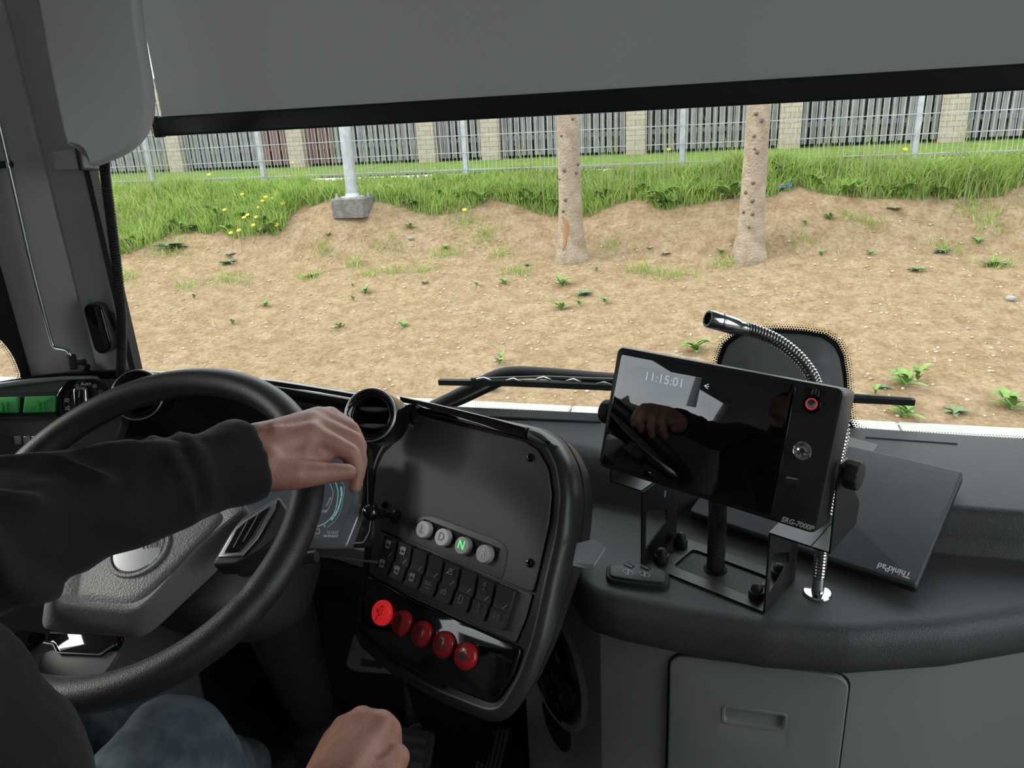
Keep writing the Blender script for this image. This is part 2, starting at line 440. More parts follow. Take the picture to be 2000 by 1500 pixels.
r1 = t.nodes.new('ShaderNodeValToRGB'); r1.color_ramp.elements[0].position = .33; r1.color_ramp.elements[0].color = (.62, .60, .58, 1); r1.color_ramp.elements[1].position = .66; r1.color_ramp.elements[1].color = (1.18, 1.15, 1.1, 1)
mx = t.nodes.new('ShaderNodeMixRGB'); mx.blend_type = 'MULTIPLY'; mx.inputs[0].default_value = 1
src = b_.inputs['Base Color'].links[0].from_socket
t.links.new(tc.outputs['Object'], n1.inputs['Vector']); t.links.new(n1.outputs['Fac'], r1.inputs['Fac']); t.links.new(src, mx.inputs[1]); t.links.new(r1.outputs[0], mx.inputs[2]); t.links.new(mx.outputs[0], b_.inputs['Base Color'])
bp = t.nodes.new('ShaderNodeBump'); bp.inputs['Strength'].default_value = .8; bp.inputs['Distance'].default_value = .03
t.links.new(n1.outputs['Fac'], bp.inputs['Height']); t.links.new(bp.outputs[0], b_.inputs['Normal'])
tag(grid('dirt_slope', -15, 9, 4.62, 9.3, .05, .05, hgt, M_dirt), 'bare sandy soil slope rising from the kerb', 'soil slope', kind='structure')
M_lawn = mat('short lawn', (0.0952, 0.168, 0.028), .9, var=(5, (0.168, 0.224, 0.056), .4, .65), bump=('n', 60, .8, .03))
tag(grid('lawn', -22, 14, 9.2, 22, .5, .5, lambda x, y: .752+.005*noise.noise(V((x, y, 0))), M_lawn), 'short sunlit lawn strip in front of the slat fence', 'lawn', kind='structure')
M_path = mat('pale gravel path', (.105, .10, .08), .95, var=(20, (.15, .14, .115), .35, .65))
for m_ in (M_path, M_lawn, M_dirt): m_.node_tree.nodes['Principled BSDF'].inputs['Specular IOR Level'].default_value = 0
tag(grid('gravel_path', -22, 14, 9.35, 9.75, .25, .1, lambda x, y: .762+.006*noise.noise(V((x*2, y*3, 1))), M_path), 'pale gravel strip between mesh fence and lawn', 'path', kind='structure')

# pebbles, litter
def blob(bm, c, r, sq=.6, seg=6):
    ret = bmesh.ops.create_icosphere(bm, subdivisions=1, radius=r)
    a = rnd.random()*6; s = (1, rnd.uniform(.6, 1), sq*rnd.uniform(.6, 1.1))
    for v in ret['verts']:
        q = V((v.co.x*s[0], v.co.y*s[1], v.co.z*s[2])); v.co = V((q.x*cos(a)-q.y*sin(a), q.x*sin(a)+q.y*cos(a), q.z)) + c
bm = B()
for i in range(4600):
    x = rnd.uniform(-9, 4.5); y = rnd.uniform(4.7, 8.2); r = .005+.016*rnd.random()**3
    blob(bm, V((x, y, hgt(x, y)+r*.2)), r)
tag(mk('pebbles', bm, mat('pale pebbles', (.30, .225, .145), .9, var=(9, (.42, .36, .27), .4, .6)), smooth=180, weld=False), 'small pale pebbles scattered over the bare soil slope', 'pebbles', kind='stuff')
for px, py, r, lab in ((803, 471, .05, 'grey stone lying below the lamp pole base'), (1973, 588, .055, 'flat pale stone on the soil near the right edge')):
    bm = B(); p = ground(px, py); blob(bm, p+V((0, 0, r*.3)), r, .55); tag(mk('stone', bm, mat('grey stone', (0.252, 0.2408, 0.224), .9), sub=1), lab, 'stone')
p = ground(1525, 372)
bm = B(); f = Fr(p+V((0, -.02, .04)), (.1, -.8, .6)); plate(bm, f, rpoly([(-.1, -.03), (.1, -.015), (.11, .035), (-.09, .02)], .01), -.006, .006)
t_ = mk('wrapper', bm, mat('blue foil', (0.0168, 0.0896, 0.308), .35)); tag(t_, 'blue and orange plastic wrapper in the grass right of the right tree', 'litter')
bm = B(); plate(bm, f, [(-.09, .008), (.02, .018), (.03, .034), (-.085, .022)], .006, .008); mk('orange_stripe', bm, mat('orange foil', (0.448, 0.084, 0.0168), .4), t_)

# grass band, built blade by blade into one mesh
import numpy as np
def gedge(x): # nearest y of the grass band's front edge
    return GE(x)
GPX = [(120, 520), (250, 500), (330, 462), (380, 455), (470, 470), (545, 462), (585, 410), (640, 398), (700, 392), (745, 396), (790, 412), (850, 425), (905, 420), (955, 392), (1010, 402), (1060, 424), (1150, 424), (1200, 405), (1240, 392), (1290, 415), (1345, 405), (1400, 398), (1480, 396), (1560, 372), (1620, 384), (1740, 392), (1850, 392), (1960, 384), (2000, 362), (2150, 355)]
GP3 = sorted([(p.x, p.y) for p in (ground(*q) for q in GPX)])
def GE(x):
    if x <= GP3[0][0]: return GP3[0][1]
    for (a, ya), (b, yb) in zip(GP3, GP3[1:]):
        if x <= b: return ya+(yb-ya)*(x-a)/(b-a)
    return GP3[-1][1]
rs = np.random.default_rng(3)
def blades(name, P, H, Wd, C, m, lean=.45):
    n = len(P); ang = rs.uniform(0, 2*np.pi, n); ln = rs.normal(0, lean, (n, 2))*H[:, None]
    wx, wy = np.cos(ang)*Wd/2, np.sin(ang)*Wd/2
    co = np.zeros((n, 5, 3)); base = P
    co[:, 0] = base; co[:, 0, 0] -= wx; co[:, 0, 1] -= wy; co[:, 1] = base; co[:, 1, 0] += wx; co[:, 1, 1] += wy
    mid = base.copy(); mid[:, :2] += ln*.35; mid[:, 2] += H*.62
    co[:, 2] = mid; co[:, 2, 0] += wx*.75; co[:, 2, 1] += wy*.75; co[:, 3] = mid; co[:, 3, 0] -= wx*.75; co[:, 3, 1] -= wy*.75
    tip = base.copy(); tip[:, :2] += ln; tip[:, 2] += H*(1-.25*np.minimum(1, (ln**2).sum(1)/np.maximum(H, .01)**2)); co[:, 4] = tip
    i = np.arange(n)*5
    me = bpy.data.meshes.new(name); me.vertices.add(n*5); me.vertices.foreach_set('co', co.ravel())
    quads = np.stack([i, i+1, i+2, i+3], 1); tris = np.stack([i+3, i+2, i+4], 1)
    loops = np.concatenate([quads, tris], 1).ravel(); me.loops.add(len(loops)); me.loops.foreach_set('vertex_index', loops.astype(np.int32))
    st = np.stack([np.arange(n)*7, np.arange(n)*7+4], 1).ravel(); me.polygons.add(2*n); me.polygons.foreach_set('loop_start', st.astype(np.int32))
    me.update(calc_edges=True); me.validate()
    at = me.color_attributes.new('tone', 'FLOAT_COLOR', 'POINT'); cc = np.ones((n, 5, 4)); cc[:, :, :3] = C[:, None, :]; at.data.foreach_set('color', cc.ravel())
    return fin(name, me, m, smooth=0)
M_grass = bpy.data.materials.new('grass blades'); M_grass.use_nodes = True; t = M_grass.node_tree; t.nodes.clear()
o_ = t.nodes.new('ShaderNodeOutputMaterial'); d_ = t.nodes.new('ShaderNodeBsdfDiffuse'); tr = t.nodes.new('ShaderNodeBsdfTranslucent'); x_ = t.nodes.new('ShaderNodeMixShader'); a_ = t.nodes.new('ShaderNodeAttribute'); a_.attribute_name = 'tone'
x_.inputs[0].default_value = .35
t.links.new(a_.outputs['Color'], d_.inputs['Color']); t.links.new(a_.outputs['Color'], tr.inputs['Color']); t.links.new(d_.outputs[0], x_.inputs[1]); t.links.new(tr.outputs[0], x_.inputs[2]); t.links.new(x_.outputs[0], o_.inputs[0])
def tones(n, dry=.08):
    a = np.array([.18, .31, .05]); b = np.array([.37, .48, .15]); k = rs.random(n)[:, None]; c = a*(1-k)+b*k
    dr = rs.random(n) < dry; c[dr] = np.array([.33, .29, .15]); return c
pts = []; hs = []
while len(pts) < 56000:
    x = rs.uniform(-11.5, 5.2); ye = GE(x); y = ye + rs.random()**1.15*(9.29-ye)
    f_ = .5+.5*noise.noise(V((x*1.5, y*1.9, 9))); g_ = .5+.5*noise.noise(V((x*4.2, y*5, 2)))
    if rs.random() > .10+.95*f_*(.35+1.1*g_): continue
    ye2 = ye - .06 + .30*(noise.noise(V((x*3.3, 1, 0)))+.6*noise.noise(V((x*9, 4, 0))))
    if y < ye2: continue
    lamp = math.exp(-(((x+4.25)/.42)**2+((y-8.1)/.32)**2))
    if rs.random() < lamp*1.1: continue
    back = min(1, max(0, (y-8.7)/.3)); left = min(1, max(0, (-x-5)/2))
    h = (.07+.52*f_**1.3*g_**.7*rs.random()**.7+.05*rs.random())*(1-.55*back)
    if x > 1.6: h *= 1+.4*min(1, (x-1.6)/1.0)*(1-.5*back)
    h *= min(1, .45+(y-ye2)/.2)
    pts.append((x, y, hgt(x, y)-.01)); hs.append(h)
P = np.array(pts); H = np.array(hs)
tag(blades('grass', P, H, rs.uniform(.008, .017, len(P)), tones(len(P)), M_grass), 'tall green grass growing along the top of the bank', 'grass', kind='stuff')
# thin seeding stalks standing against the fence
pts = []; hs = []
for i in range(420):
    x = rs.choice([-1.9, -1.1, -.6, .4, 1.2, 1.7, 2.3, -7.4, -3.9]) + rs.normal(0, .45); y = rs.uniform(8.4, 8.95); pts.append((x, y, hgt(x, y))); hs.append(rs.uniform(.35, .72))
P = np.array(pts); H = np.array(hs); Cc = np.tile(np.array([.26, .29, .14]), (len(P), 1))
tag(blades('grass_stalks', P, H, rs.uniform(.006, .012, len(P)), Cc, M_grass, .12), 'thin pale seeding grass stalks rising in front of the mesh fence', 'grass stalks', kind='stuff')
# low grass tufts on the bare soil
pts = []; hs = []
TP = [(235, 545, .5), (180, 530, .6), (450, 548, .5), (330, 490, .7), (640, 495, .3), (690, 520, .3), (760, 485, .35), (870, 500, .4), (905, 440, .5), (940, 465, .3), (770, 535, .25), (720, 540, .2), (1250, 530, .35), (1310, 540, .4), (1410, 520, .3), (1010, 535, .3), (1560, 480, .2), (1700, 440, .25), (1900, 415, .4), (1930, 445, .4), (1950, 520, .3), (1850, 490, .2), (820, 530, .25), (600, 545, .25), (1190, 485, .2), (1660, 430, .2), (365, 560, .3), (980, 500, .25)]
for px, py, s in TP:
    p = ground(px, py)
    for i in range(int(230*s)):
        x = p.x+rs.normal(0, .22*s+.03); y = p.y+rs.normal(0, .12*s+.02)
        if 4.7 < y < 9: pts.append((x, y, hgt(x, y)-.005)); hs.append(rs.uniform(.03, .14))
for i in range(1100):
    x = rs.uniform(-9, 4); y = rs.uniform(5.4, 8.0); pts.append((x, y, hgt(x, y)-.004)); hs.append(rs.uniform(.02, .06))
P = np.array(pts); H = np.array(hs)
tag(blades('sparse_grass', P, H, rs.uniform(.005, .010, len(P)), tones(len(P), .15), M_grass, .6), 'sparse short grass sprouting in patches on the bare soil', 'grass', kind='stuff')
# broad-leaved weeds
M_weed = mat('weed leaf', (0.1064, 0.2016, 0.0336), .7, var=(18, (0.168, 0.2632, 0.0616), .4, .6))
M_wdark = mat('grey green weed leaf', (0.112, 0.168, 0.0728), .7)
def weed(name, nleaf, L, up, m, seed):
    r2 = random.Random(seed); bm = B()
    for i in range(nleaf):
        a = 2*pi*i/nleaf*2.4 + r2.random(); l = L*r2.uniform(.6, 1.1); e = up*r2.uniform(.4, 1.2); wd = l*.2
        z0 = r2.uniform(0, up*L*.5); d = V((cos(a), sin(a), 0)); s = V((-sin(a), cos(a), 0)); rows = []
        for k in range(5):
            t = k/4; c = d*(l*t*cos(e*.6)) + V((0, 0, z0 + l*(e*t - .55*e*t*t) + .004)); q = wd*(.25+1.1*sin(pi*min(1, t*.9+.06)))*(1-t*.5)
            rows.append([c-s*q+V((0, 0, q*.4)), c, c+s*q+V((0, 0, q*.4))])
        loft(bm, rows, closed=False)
    return mk(name, bm, m, smooth=180)
wp = [weed('weed_plant', 9, .13, .9, M_weed, 1), weed('weed_plant', 12, .11, .35, M_wdark, 2), weed('weed_plant', 7, .09, 1.3, M_weed, 3)]
SM = ('small green weed sprouting from the bare soil slope', 'weed', 'small weeds on the bare slope')
for o in wp: o.location = ground(1100+40*wp.index(o), 560+18*wp.index(o)); tag(o, *SM)
WS = [(642, 465), (610, 540), (690, 560), (870, 487), (1030, 520), (1165, 530), (1095, 606), (1300, 500), (1130, 600), (1700, 500), (1745, 415), (1605, 500), (1910, 480), (1840, 495), (930, 560), (800, 445), (450, 500), (380, 585), (520, 600), (830, 555), (980, 705), (790, 640), (1240, 705), (1570, 445), (985, 555), (1270, 485), (1405, 500), (1620, 430), (1790, 530), (455, 635), (662, 640), (1725, 760), (690, 590), (715, 575)]
for i, (px, py) in enumerate(WS): inst(wp[i % 3], ground(px, py), rnd.random()*6, rnd.uniform(.45, .9), SM[0], SM[2])
BIG = [(335, 487, 1.9, 1, 'broad leafy green weed at the foot of the grass on the left'), (445, 515, 1.1, 1, 'flat grey-green weed rosette on the soil below the yellow flowers'), (1355, 688, 1.25, 0, 'bushy green weed just left of the black sensor housing'), (1795, 740, 1.3, 2, 'tall bright green weed right of the wiper tip'), (1765, 755, 1.3, 0, 'bright green weed just above the wiper tip'), (1765, 815, 1.2, 0, 'low green weed behind the kerb right of the sensor housing'), (1970, 800, 1.35, 0, 'spreading green weed by the kerb at the right edge'), (1865, 825, .8, 1, 'small flat weed touching the kerb near the right edge'), (1710, 770, .7, 2, 'thin green weed right beside the wiper blade'), (1940, 520, 1.1, 1, 'flat green weed on the slope near the right edge'), (975, 715, .9, 2, 'thin weed above the bent wiper arm'), (960, 765, .7, 0, 'small weed under the wiper arm by the kerb'), (1290, 400, 2.0, 0, 'leafy weed spilling from the grass between the two trunks'), (1090, 410, 1.6, 0, 'leafy weed in the grass edge left of the left trunk'), (520, 455, 1.4, 1, 'dark leafy weed under the yellow flowers left of the lamp pole'), (1760, 385, 1.5, 0, 'pale leafy weed at the grass edge on the right')]
for px, py, s, k, lab in BIG:
    o = inst(wp[k], ground(px, py), rnd.random()*6, s, lab); 
    if 'group' in o: del o['group']
EDG = ('leafy green weed growing along the front edge of the tall grass', 'weed', 'leafy weeds along the grass edge')
for i in range(44):
    x = -7.6+.245*i+rnd.uniform(-.1, .1); y = GE(x)+rnd.uniform(.02, .32)
    if abs(x+4.25) < .45: continue
    inst(wp[(0, 1, 0, 0)[i % 4]], V((x, y, hgt(x, y))), rnd.random()*6, rnd.uniform(.9, 1.9), EDG[0], EDG[2])
# yellow flowers
M_yel = mat('yellow petals', (.62, .42, .012), .6); M_stem = mat('flower stem', (0.0896, 0.1568, 0.028), .7)
fl = thing('yellow_flower', 'yellow flower in the patch of grass left of the lamp pole', 'flower', (0, 0, 0), 'yellow flowers left of the lamp pole')
bm = B(); tube(bm, [(0, 0, 0), (.006, .004, .1), (.0, .006, .2)], .0022, 5); mk('stem', bm, M_stem, fl)
bm = B(); f = Fr((0, .006, .2), (.05, -.5, .85))
for k in range(13): a = 2*pi*k/13; face(bm, [f.p(0, 0, .004), f.p(.023*cos(a-.22), .023*sin(a-.22), .006), f.p(.029*cos(a), .029*sin(a), .004), f.p(.023*cos(a+.22), .023*sin(a+.22), .006)])
lathe(bm, [(.002, -.006), (.008, .002), (.009, .008), (.003, .011)], f, 8); mk('flower_head', bm, M_yel, fl, smooth=0)
FL = [(472, 380), (538, 380), (518, 385), (531, 388), (512, 393), (505, 405), (500, 424), (483, 420), (476, 425), (494, 440), (466, 450), (450, 455), (438, 410), (553, 398), (540, 440)]
for i, (px, py) in enumerate(FL):
    p = ground(px, py+26); h = U(px, py, y=p.y-.02); o = fl if i == 0 else copy_tree(fl); o.location = (h.x, h.y, h.z-.2)
for px, py, lab in ((408, 341, 'yellow flower below the black blind bar at far left'), (570, 318, 'yellow flower in front of the reddish slats'), (907, 410, 'lone yellow flower at the grass edge right of the lamp pole'), (1306, 292, 'yellow flower in front of the mesh fence between the two trunks'), (1768, 292, 'yellow flower near the rightmost mesh fence post')):
    o = copy_tree(fl); h = U(px, py, y=ground(px, py+30).y-.02); o.location = (h.x, h.y, h.z-.2); o['label'] = lab; del o['group']

# tree trunks
M_bark = mat('pale flaky bark', (.215, .165, .115), .95, bump=('n', 45, .9, .02), var=(9, (.31, .25, .185), .35, .65))
M_knot = mat('dark bark knot', (.11, .088, .066), .95, bump=('n', 60, .8, .01))
M_wound = mat('bare orange wood', (0.2352, 0.1232, 0.056), .9)
def tree(base, lean, R, label, seed, knots, crack=None):
    t = thing('tree_trunk', label, 'tree', base); r2 = random.Random(seed); f0 = V(base)
    def ax(z): return f0 + V((lean[0]*z, lean[1]*z, z))
    def rad(z, a): return (R*(1-.035*z) + R*.55*math.exp(-max(z, 0)*5.5))*(1+.05*noise.noise(V((cos(a)*2, sin(a)*2, z*2.2+seed))))
    bm = B(); rings = []
    for i in range(70):
        z = -.15 + 5.6*(i/69)**1.25
        rings.append([ax(z)+V((cos(2*pi*k/28), sin(2*pi*k/28), 0))*rad(z, 2*pi*k/28) for k in range(28)])
    loft(bm, rings); mk('trunk', bm, M_bark, t, smooth=180)
    for px, py in knots:
        q = U(px, py, y=f0.y); z = q.z-f0.z; c = ax(z); dx = (q.x-c.x); r_ = rad(z, -pi/2); dx = max(-r_*.9, min(r_*.9, dx)); n = V((dx, -sqrt(r_*r_-dx*dx), 0)).normalized()
        f = Fr(c+n*(r_*.97), n+V((0, 0, .25))); bm = B(); s = r2.uniform(.008, .015)
        lathe(bm, [(s*1.7, -.012), (s*1.5, .004), (s, .012), (s*.7, .018), (s*.4, .021)], f, 9); mk('branch_stub', bm, M_knot, t)
    if crack:
        bm = B(); rows = []
        for px, py, wd in crack:
            q = U(px, py, y=f0.y); z = q.z-f0.z; c = ax(z); row = []
            for e in (-1, -.5, .5, 1):
                dx = q.x-c.x + e*wd; r_ = rad(z, -pi/2)*1.004; a = math.asin(max(-.95, min(.95, dx/r_))); row.append(c+V((sin(a), -cos(a), 0))*(r_+(.005 if abs(e) < 1 else -.004)))
            rows.append(row)
        loft(bm, rows, closed=False); mk('bark_wound', bm, M_wound, t)
    bm = B()
    for k in range(6):                                             # bare lower branches above the frame
        z = 2.6+.45*k; a = k*2.4; c = ax(z); tube(bm, [c, c+V((cos(a)*.5, sin(a)*.5, .15)), c+V((cos(a)*1.1, sin(a)*1.1, .2))], lambda s: .022*(1-.8*s), 7)
    mk('branches', bm, M_bark, t)
    return t
b1 = ground(1116, 507); b2 = ground(1462, 504)
tree(b1, (0, 0), .119, 'left of two pale spruce trunks, with a torn strip of bark', 2, [(1106, 331), (1128, 336), (1100, 265), (1096, 349), (1108, 388), (1104, 410), (1131, 320), (1122, 232)], [(1102, 421, .018), (1108, 426, .042), (1112, 440, .034), (1109, 458, .03), (1108, 474, .022), (1104, 484, .008)])
tree(b2, (.012, 0), .115, 'right of two pale spruce trunks, with rows of dark branch stubs', 5, [(1472, 265), (1470, 355), (1456, 374), (1469, 390), (1469, 415), (1478, 296), (1473, 290), (1462, 440), (1487, 235), (1452, 412), (1476, 222)])
# lamp pole
b0 = ground(690, 408)
M_galv = mat('galvanised steel', (0.308, 0.3248, 0.336), .45, .35, var=(14, (0.3808, 0.392, 0.4032), .4, .6))
M_conc = mat('rough dark concrete', (0.112, 0.1064, 0.098), .95, bump=('n', 60, .8, .02), var=(12, (0.168, 0.1568, 0.14), .4, .6))
lp = thing('lamp_pole', 'galvanised pole on a concrete block left of the trunks', 'pole', b0)
bm = B(); box(bm, b0+V((.01, 0, .02)), (.40, .34, .22)); mk('concrete_base', bm, M_conc, lp, bev=.01)
bm = B(); tube(bm, [b0+V((.01, 0, .13)), b0+V((.01, 0, 6))], .067, 24); mk('pole', bm, M_galv, lp)
bm = B(); f = Fr(b0+V((.01, 0, .13)), (0, 0, 1)); lathe(bm, [(.14, 0), (.14, .014), (.085, .016), (.067, .05)], f, 24); mk('flange', bm, M_galv, lp)
for sx in (-1, 1):
    for sy in (-1, 1): bm = B(); lathe(bm, [(.018, 0), (.018, .03), (.01, .03), (.01, .06)], Fr(b0+V((.01+sx*.14, sy*.12, .13)), (0, 0, 1)), 8); mk('anchor_bolt', bm, M_galv, lp)
# mesh fence
FY = 9.1
posts = [U(px, 300, y=FY).x for px in (287, 508, 908, 1332, 1786)]
posts = [posts[0]-2.5] + posts + [posts[-1]+2.5]
LB = ['', 'leftmost mesh fence post, seen beside the grey panel', 'mesh fence post left of the lamp pole', 'mesh fence post between lamp pole and left trunk', 'mesh fence post between the two trunks', 'mesh fence post right of both trunks', '']
FZ = .70
for i, x in enumerate(posts):
    bm = B(); bx(bm, (x-.03, FY-.02, FZ-.2), (x+.03, FY+.04, FZ+1.6)); p_ = thing('fence_post', LB[i] or ('mesh fence post beyond the frame on the %s' % ('left' if i == 0 else 'right')), 'fence post', (x, FY, FZ-.2), 'mesh fence posts')
    mk('post', bm, M_galv, p_, bev=.004); bm = B(); bx(bm, (x-.034, FY-.024, FZ+1.6), (x+.034, FY+.044, FZ+1.62)); mk('post_cap', bm, M_galv, p_)
LF = ['wire mesh fence panel left of the leftmost fence post', 'wire mesh fence panel at the left above the tall grass', 'wire mesh fence panel behind the lamp pole', 'wire mesh fence panel behind the left trunk', 'wire mesh fence panel behind the right trunk', 'wire mesh fence panel at the right edge']
for i, (a, b) in enumerate(zip(posts, posts[1:])):
    pn = thing('mesh_panel', LF[i], 'fence panel', ((a+b)/2, FY, FZ), 'wire mesh fence panels')
    bm = B(); z = U(910, 331, y=FY).z
    for k in range(9): box(bm, ((a+b)/2, FY-.028, z+.2*k), (b-a-.02, .008, .008)); box(bm, ((a+b)/2, FY-.016, z+.2*k), (b-a-.02, .008, .008))
    mk('horizontal_wires', bm, M_galv, pn, smooth=0)
    bm = B(); n_ = int((b-a)/.05)
    for k in range(1, n_): box(bm, (a+(b-a)*k/n_, FY-.022, z+.78), (.006, .006, 1.66))
    mk('vertical_wires', bm, M_galv, pn, smooth=0)
# neighbour's slat fence with brick pillars
PY = 12.5; PZ = .74
M_brick = mat('pale yellow brick', (0.308, 0.2576, 0.1848), .9)
t = M_brick.node_tree; bt = t.nodes.new('ShaderNodeTexBrick'); tc = t.nodes.new('ShaderNodeTexCoord'); mp = t.nodes.new('ShaderNodeMapping'); mp.inputs['Rotation'].default_value = (radians(90), 0, 0)
bt.inputs['Scale'].default_value = 1; bt.inputs['Brick Width'].default_value = .2; bt.inputs['Row Height'].default_value = .075; bt.inputs['Mortar Size'].default_value = .006
bt.inputs['Color1'].default_value = (0.308, 0.252, 0.1792, 1); bt.inputs['Color2'].default_value = (0.3696, 0.3136, 0.2352, 1); bt.inputs['Mortar'].default_value = (0.2016, 0.1848, 0.1568, 1)
t.links.new(tc.outputs['Object'], mp.inputs['Vector']); t.links.new(mp.outputs[0], bt.inputs['Vector']); t.links.new(bt.outputs['Color'], t.nodes['Principled BSDF'].inputs['Base Color'])
pil_px = [(345, 'brick pillar furthest left, above the tall grass'), (583, 'brick pillar with reddish slats beside it'), (838, 'left of two brick pillars at the narrow gate'), (961, 'right of two brick pillars at the narrow gate'), (1243, 'brick pillar seen between the two trunks'), (1540, 'brick pillar just right of the right trunk'), (1853, 'brick pillar furthest right')]
px3 = [U(p, 280, y=PY).x for p, _ in pil_px]
for (p, lab), x in zip(pil_px, px3):
    pt = thing('brick_pillar', lab, 'pillar', (x, PY, PZ), 'brick pillars of the slat fence')
    bm = B(); bx(bm, (x-.15, PY-.15, PZ-.05), (x+.15, PY+.15, PZ+1.5)); mk('shaft', bm, M_brick, pt, bev=.006)
    bm = B(); bx(bm, (x-.18, PY-.18, PZ+1.5), (x+.18, PY+.18, PZ+1.58)); mk('cap_stone', bm, M_conc, pt, bev=.01)
M_slat = mat('weathered grey timber', (0.1344, 0.1316, 0.1344), .85, var=(6, (0.1904, 0.1876, 0.1876), .35, .65))
M_red = M_red; M_slatr = mat('reddish timber', (0.1456, 0.0784, 0.0672), .85)
ends = [px3[0]-2.6] + px3 + [px3[-1]+2.5]
LS = ['slatted fence panel left of the leftmost brick pillar', 'slatted fence panel behind the tall grass at left', 'slatted fence panel behind the lamp pole', 'narrow slatted gate between two brick pillars, green showing through', 'slatted fence panel behind the left trunk', 'slatted fence panel left of the right trunk', 'slatted fence panel right of the right trunk', 'slatted fence panel at the right edge']
for i, (a, b) in enumerate(zip(ends, ends[1:])):
    pn = thing('garden_gate' if i == 3 else 'slat_panel', LS[i], 'gate' if i == 3 else 'fence panel', ((a+b)/2, PY, PZ))
    n_ = int((b-a-.3)/.105); x0 = a+.16; st = (b-a-.32)/n_
    for k in range(n_):
        x = x0+st*(k+.5); bm = B(); red = (i in (1, 2)) and abs(x-px3[1]) < .75
        hh = PZ+1.35+.03*rnd.random(); ww = st*rnd.uniform(.30, .37); bx(bm, (x-ww, PY-.012+.012*(k % 2), PZ+.06), (x+ww, PY+.01+.012*(k % 2), hh))
        mk('slat', bm, M_slatr if red else M_slat, pn, smooth=0, label='reddish slat' if red else None)
    for z in (.3, 1.1): bm = B(); bx(bm, (a+.15, PY+.03, PZ+z), (b-.15, PY+.06, PZ+z+.07)); mk('rail', bm, M_slat, pn)
# hedge behind the slats
M_hedge = mat('dark hedge foliage', (0.0168, 0.028, 0.01008), .9, var=(3, (0.056, 0.0952, 0.0168), .5, .75), bump=('n', 14, 1, .1))
bm = B(); n_ = 90; rows = []
for j in range(9):
    a = pi*j/8; rows.append([V((-15+24*i/n_, PY+.75-.45*cos(a)*(1+.3*noise.noise(V((i*.5, j*.8, 0)))), PZ+1.7*sin(a)**.5*(1+.12*noise.noise(V((i*.35, j, 4)))) if 0 < j < 8 else PZ)) for i in range(n_+1)])
loft(bm, rows, closed=False); tag(mk('hedge', bm, M_hedge, smooth=180), 'dark hedge behind the slatted fence', 'hedge')
# tree belt left of the bus (seen only as reflections) keeps the horizon there
bm = B(); rows = []
for j in range(7):
    a = pi*j/6; rows.append([V((-16-2*cos(a)*(1+.3*noise.noise(V((i*.6, j, 0)))), -9+18*i/60, (-.66 if j in (0, 6) else -.66+2.9*sin(a)**.5*(1+.3*noise.noise(V((i*.5, j, 2))))))) for i in range(61)])
loft(bm, rows, closed=False); tag(mk('tree_belt', bm, M_hedge, smooth=180), 'row of dark trees left of the bus, outside the picture', 'trees', kind='stuff')

# ================================================================== ROLLER BLIND, VISOR, PILLAR FITTINGS
M_blind = bpy.data.materials.new('grey screen fabric'); M_blind.use_nodes = True; t = M_blind.node_tree; t.nodes.clear()
o_ = t.nodes.new('ShaderNodeOutputMaterial'); d_ = t.nodes.new('ShaderNodeBsdfDiffuse'); tr = t.nodes.new('ShaderNodeBsdfTranslucent'); x_ = t.nodes.new('ShaderNodeMixShader')
tc = t.nodes.new('ShaderNodeTexCoord'); mp = t.nodes.new('ShaderNodeMapping'); mp.inputs['Scale'].default_value = (1, 1, 1); wv = t.nodes.new('ShaderNodeTexWave'); wv.inputs['Scale'].default_value = 190; wv.bands_direction = 'Z'; wv.inputs['Distortion'].default_value = .4
r1 = t.nodes.new('ShaderNodeValToRGB'); r1.color_ramp.elements[0].color = (.24, .24, .25, 1); r1.color_ramp.elements[1].color = (.31, .31, .32, 1)
t.links.new(tc.outputs['Object'], mp.inputs['Vector']); t.links.new(mp.outputs[0], wv.inputs['Vector']); t.links.new(wv.outputs['Fac'], r1.inputs['Fac']); t.links.new(r1.outputs[0], d_.inputs['Color'])
tr.inputs['Color'].default_value = (.21, .208, .21, 1); x_.inputs[0].default_value = .45
t.links.new(d_.outputs[0], x_.inputs[1]); t.links.new(tr.outputs[0], x_.inputs[2]); t.links.new(x_.outputs[0], o_.inputs[0])
YB = 1.19
a, b = U(306, 235, y=YB), U(2000, 150, y=YB); zb = U(1150, 222, y=YB).z
rb = thing('roller_blind', 'grey fabric roller blind pulled down over the windscreen', 'blind', (0, YB, zb))
XR = 1.05
bm = B(); n_ = 60; rows = []
for z in [zb+.03+ (2.05-zb-.03)*k/10 for k in range(11)]:
    rows.append([V((a.x+.012+(XR-a.x-.012)*i/n_, YB+.010*sin(i*.55+.6*sin(i*.21))*(.25+.75*(z-zb)/.7)*(1 if i < 26 else .35), z)) for i in range(n_+1)])
loft(bm, [*rows], closed=False); mk('fabric', bm, M_blind, rb, smooth=180)
bm = B(); f = Fr((a.x, YB, zb+.0165), (1, 0, 0), (0, 1, 0)); plate(bm, f, rr2(.016, .033, .004), 0, XR-a.x); mk('bottom_bar', bm, mat('black anodised bar', (.012, .012, .013), .35), rb)
bm = B(); plate(bm, f, rr2(.019, .036, .004), -.004, .006); mk('end_cap', bm, M_matte, rb)
bm = B(); tube(bm, [(a.x-.03, YB, 2.09), (XR, YB, 2.09)], .035, 20); mk('roller_tube', bm, M_grey, rb)

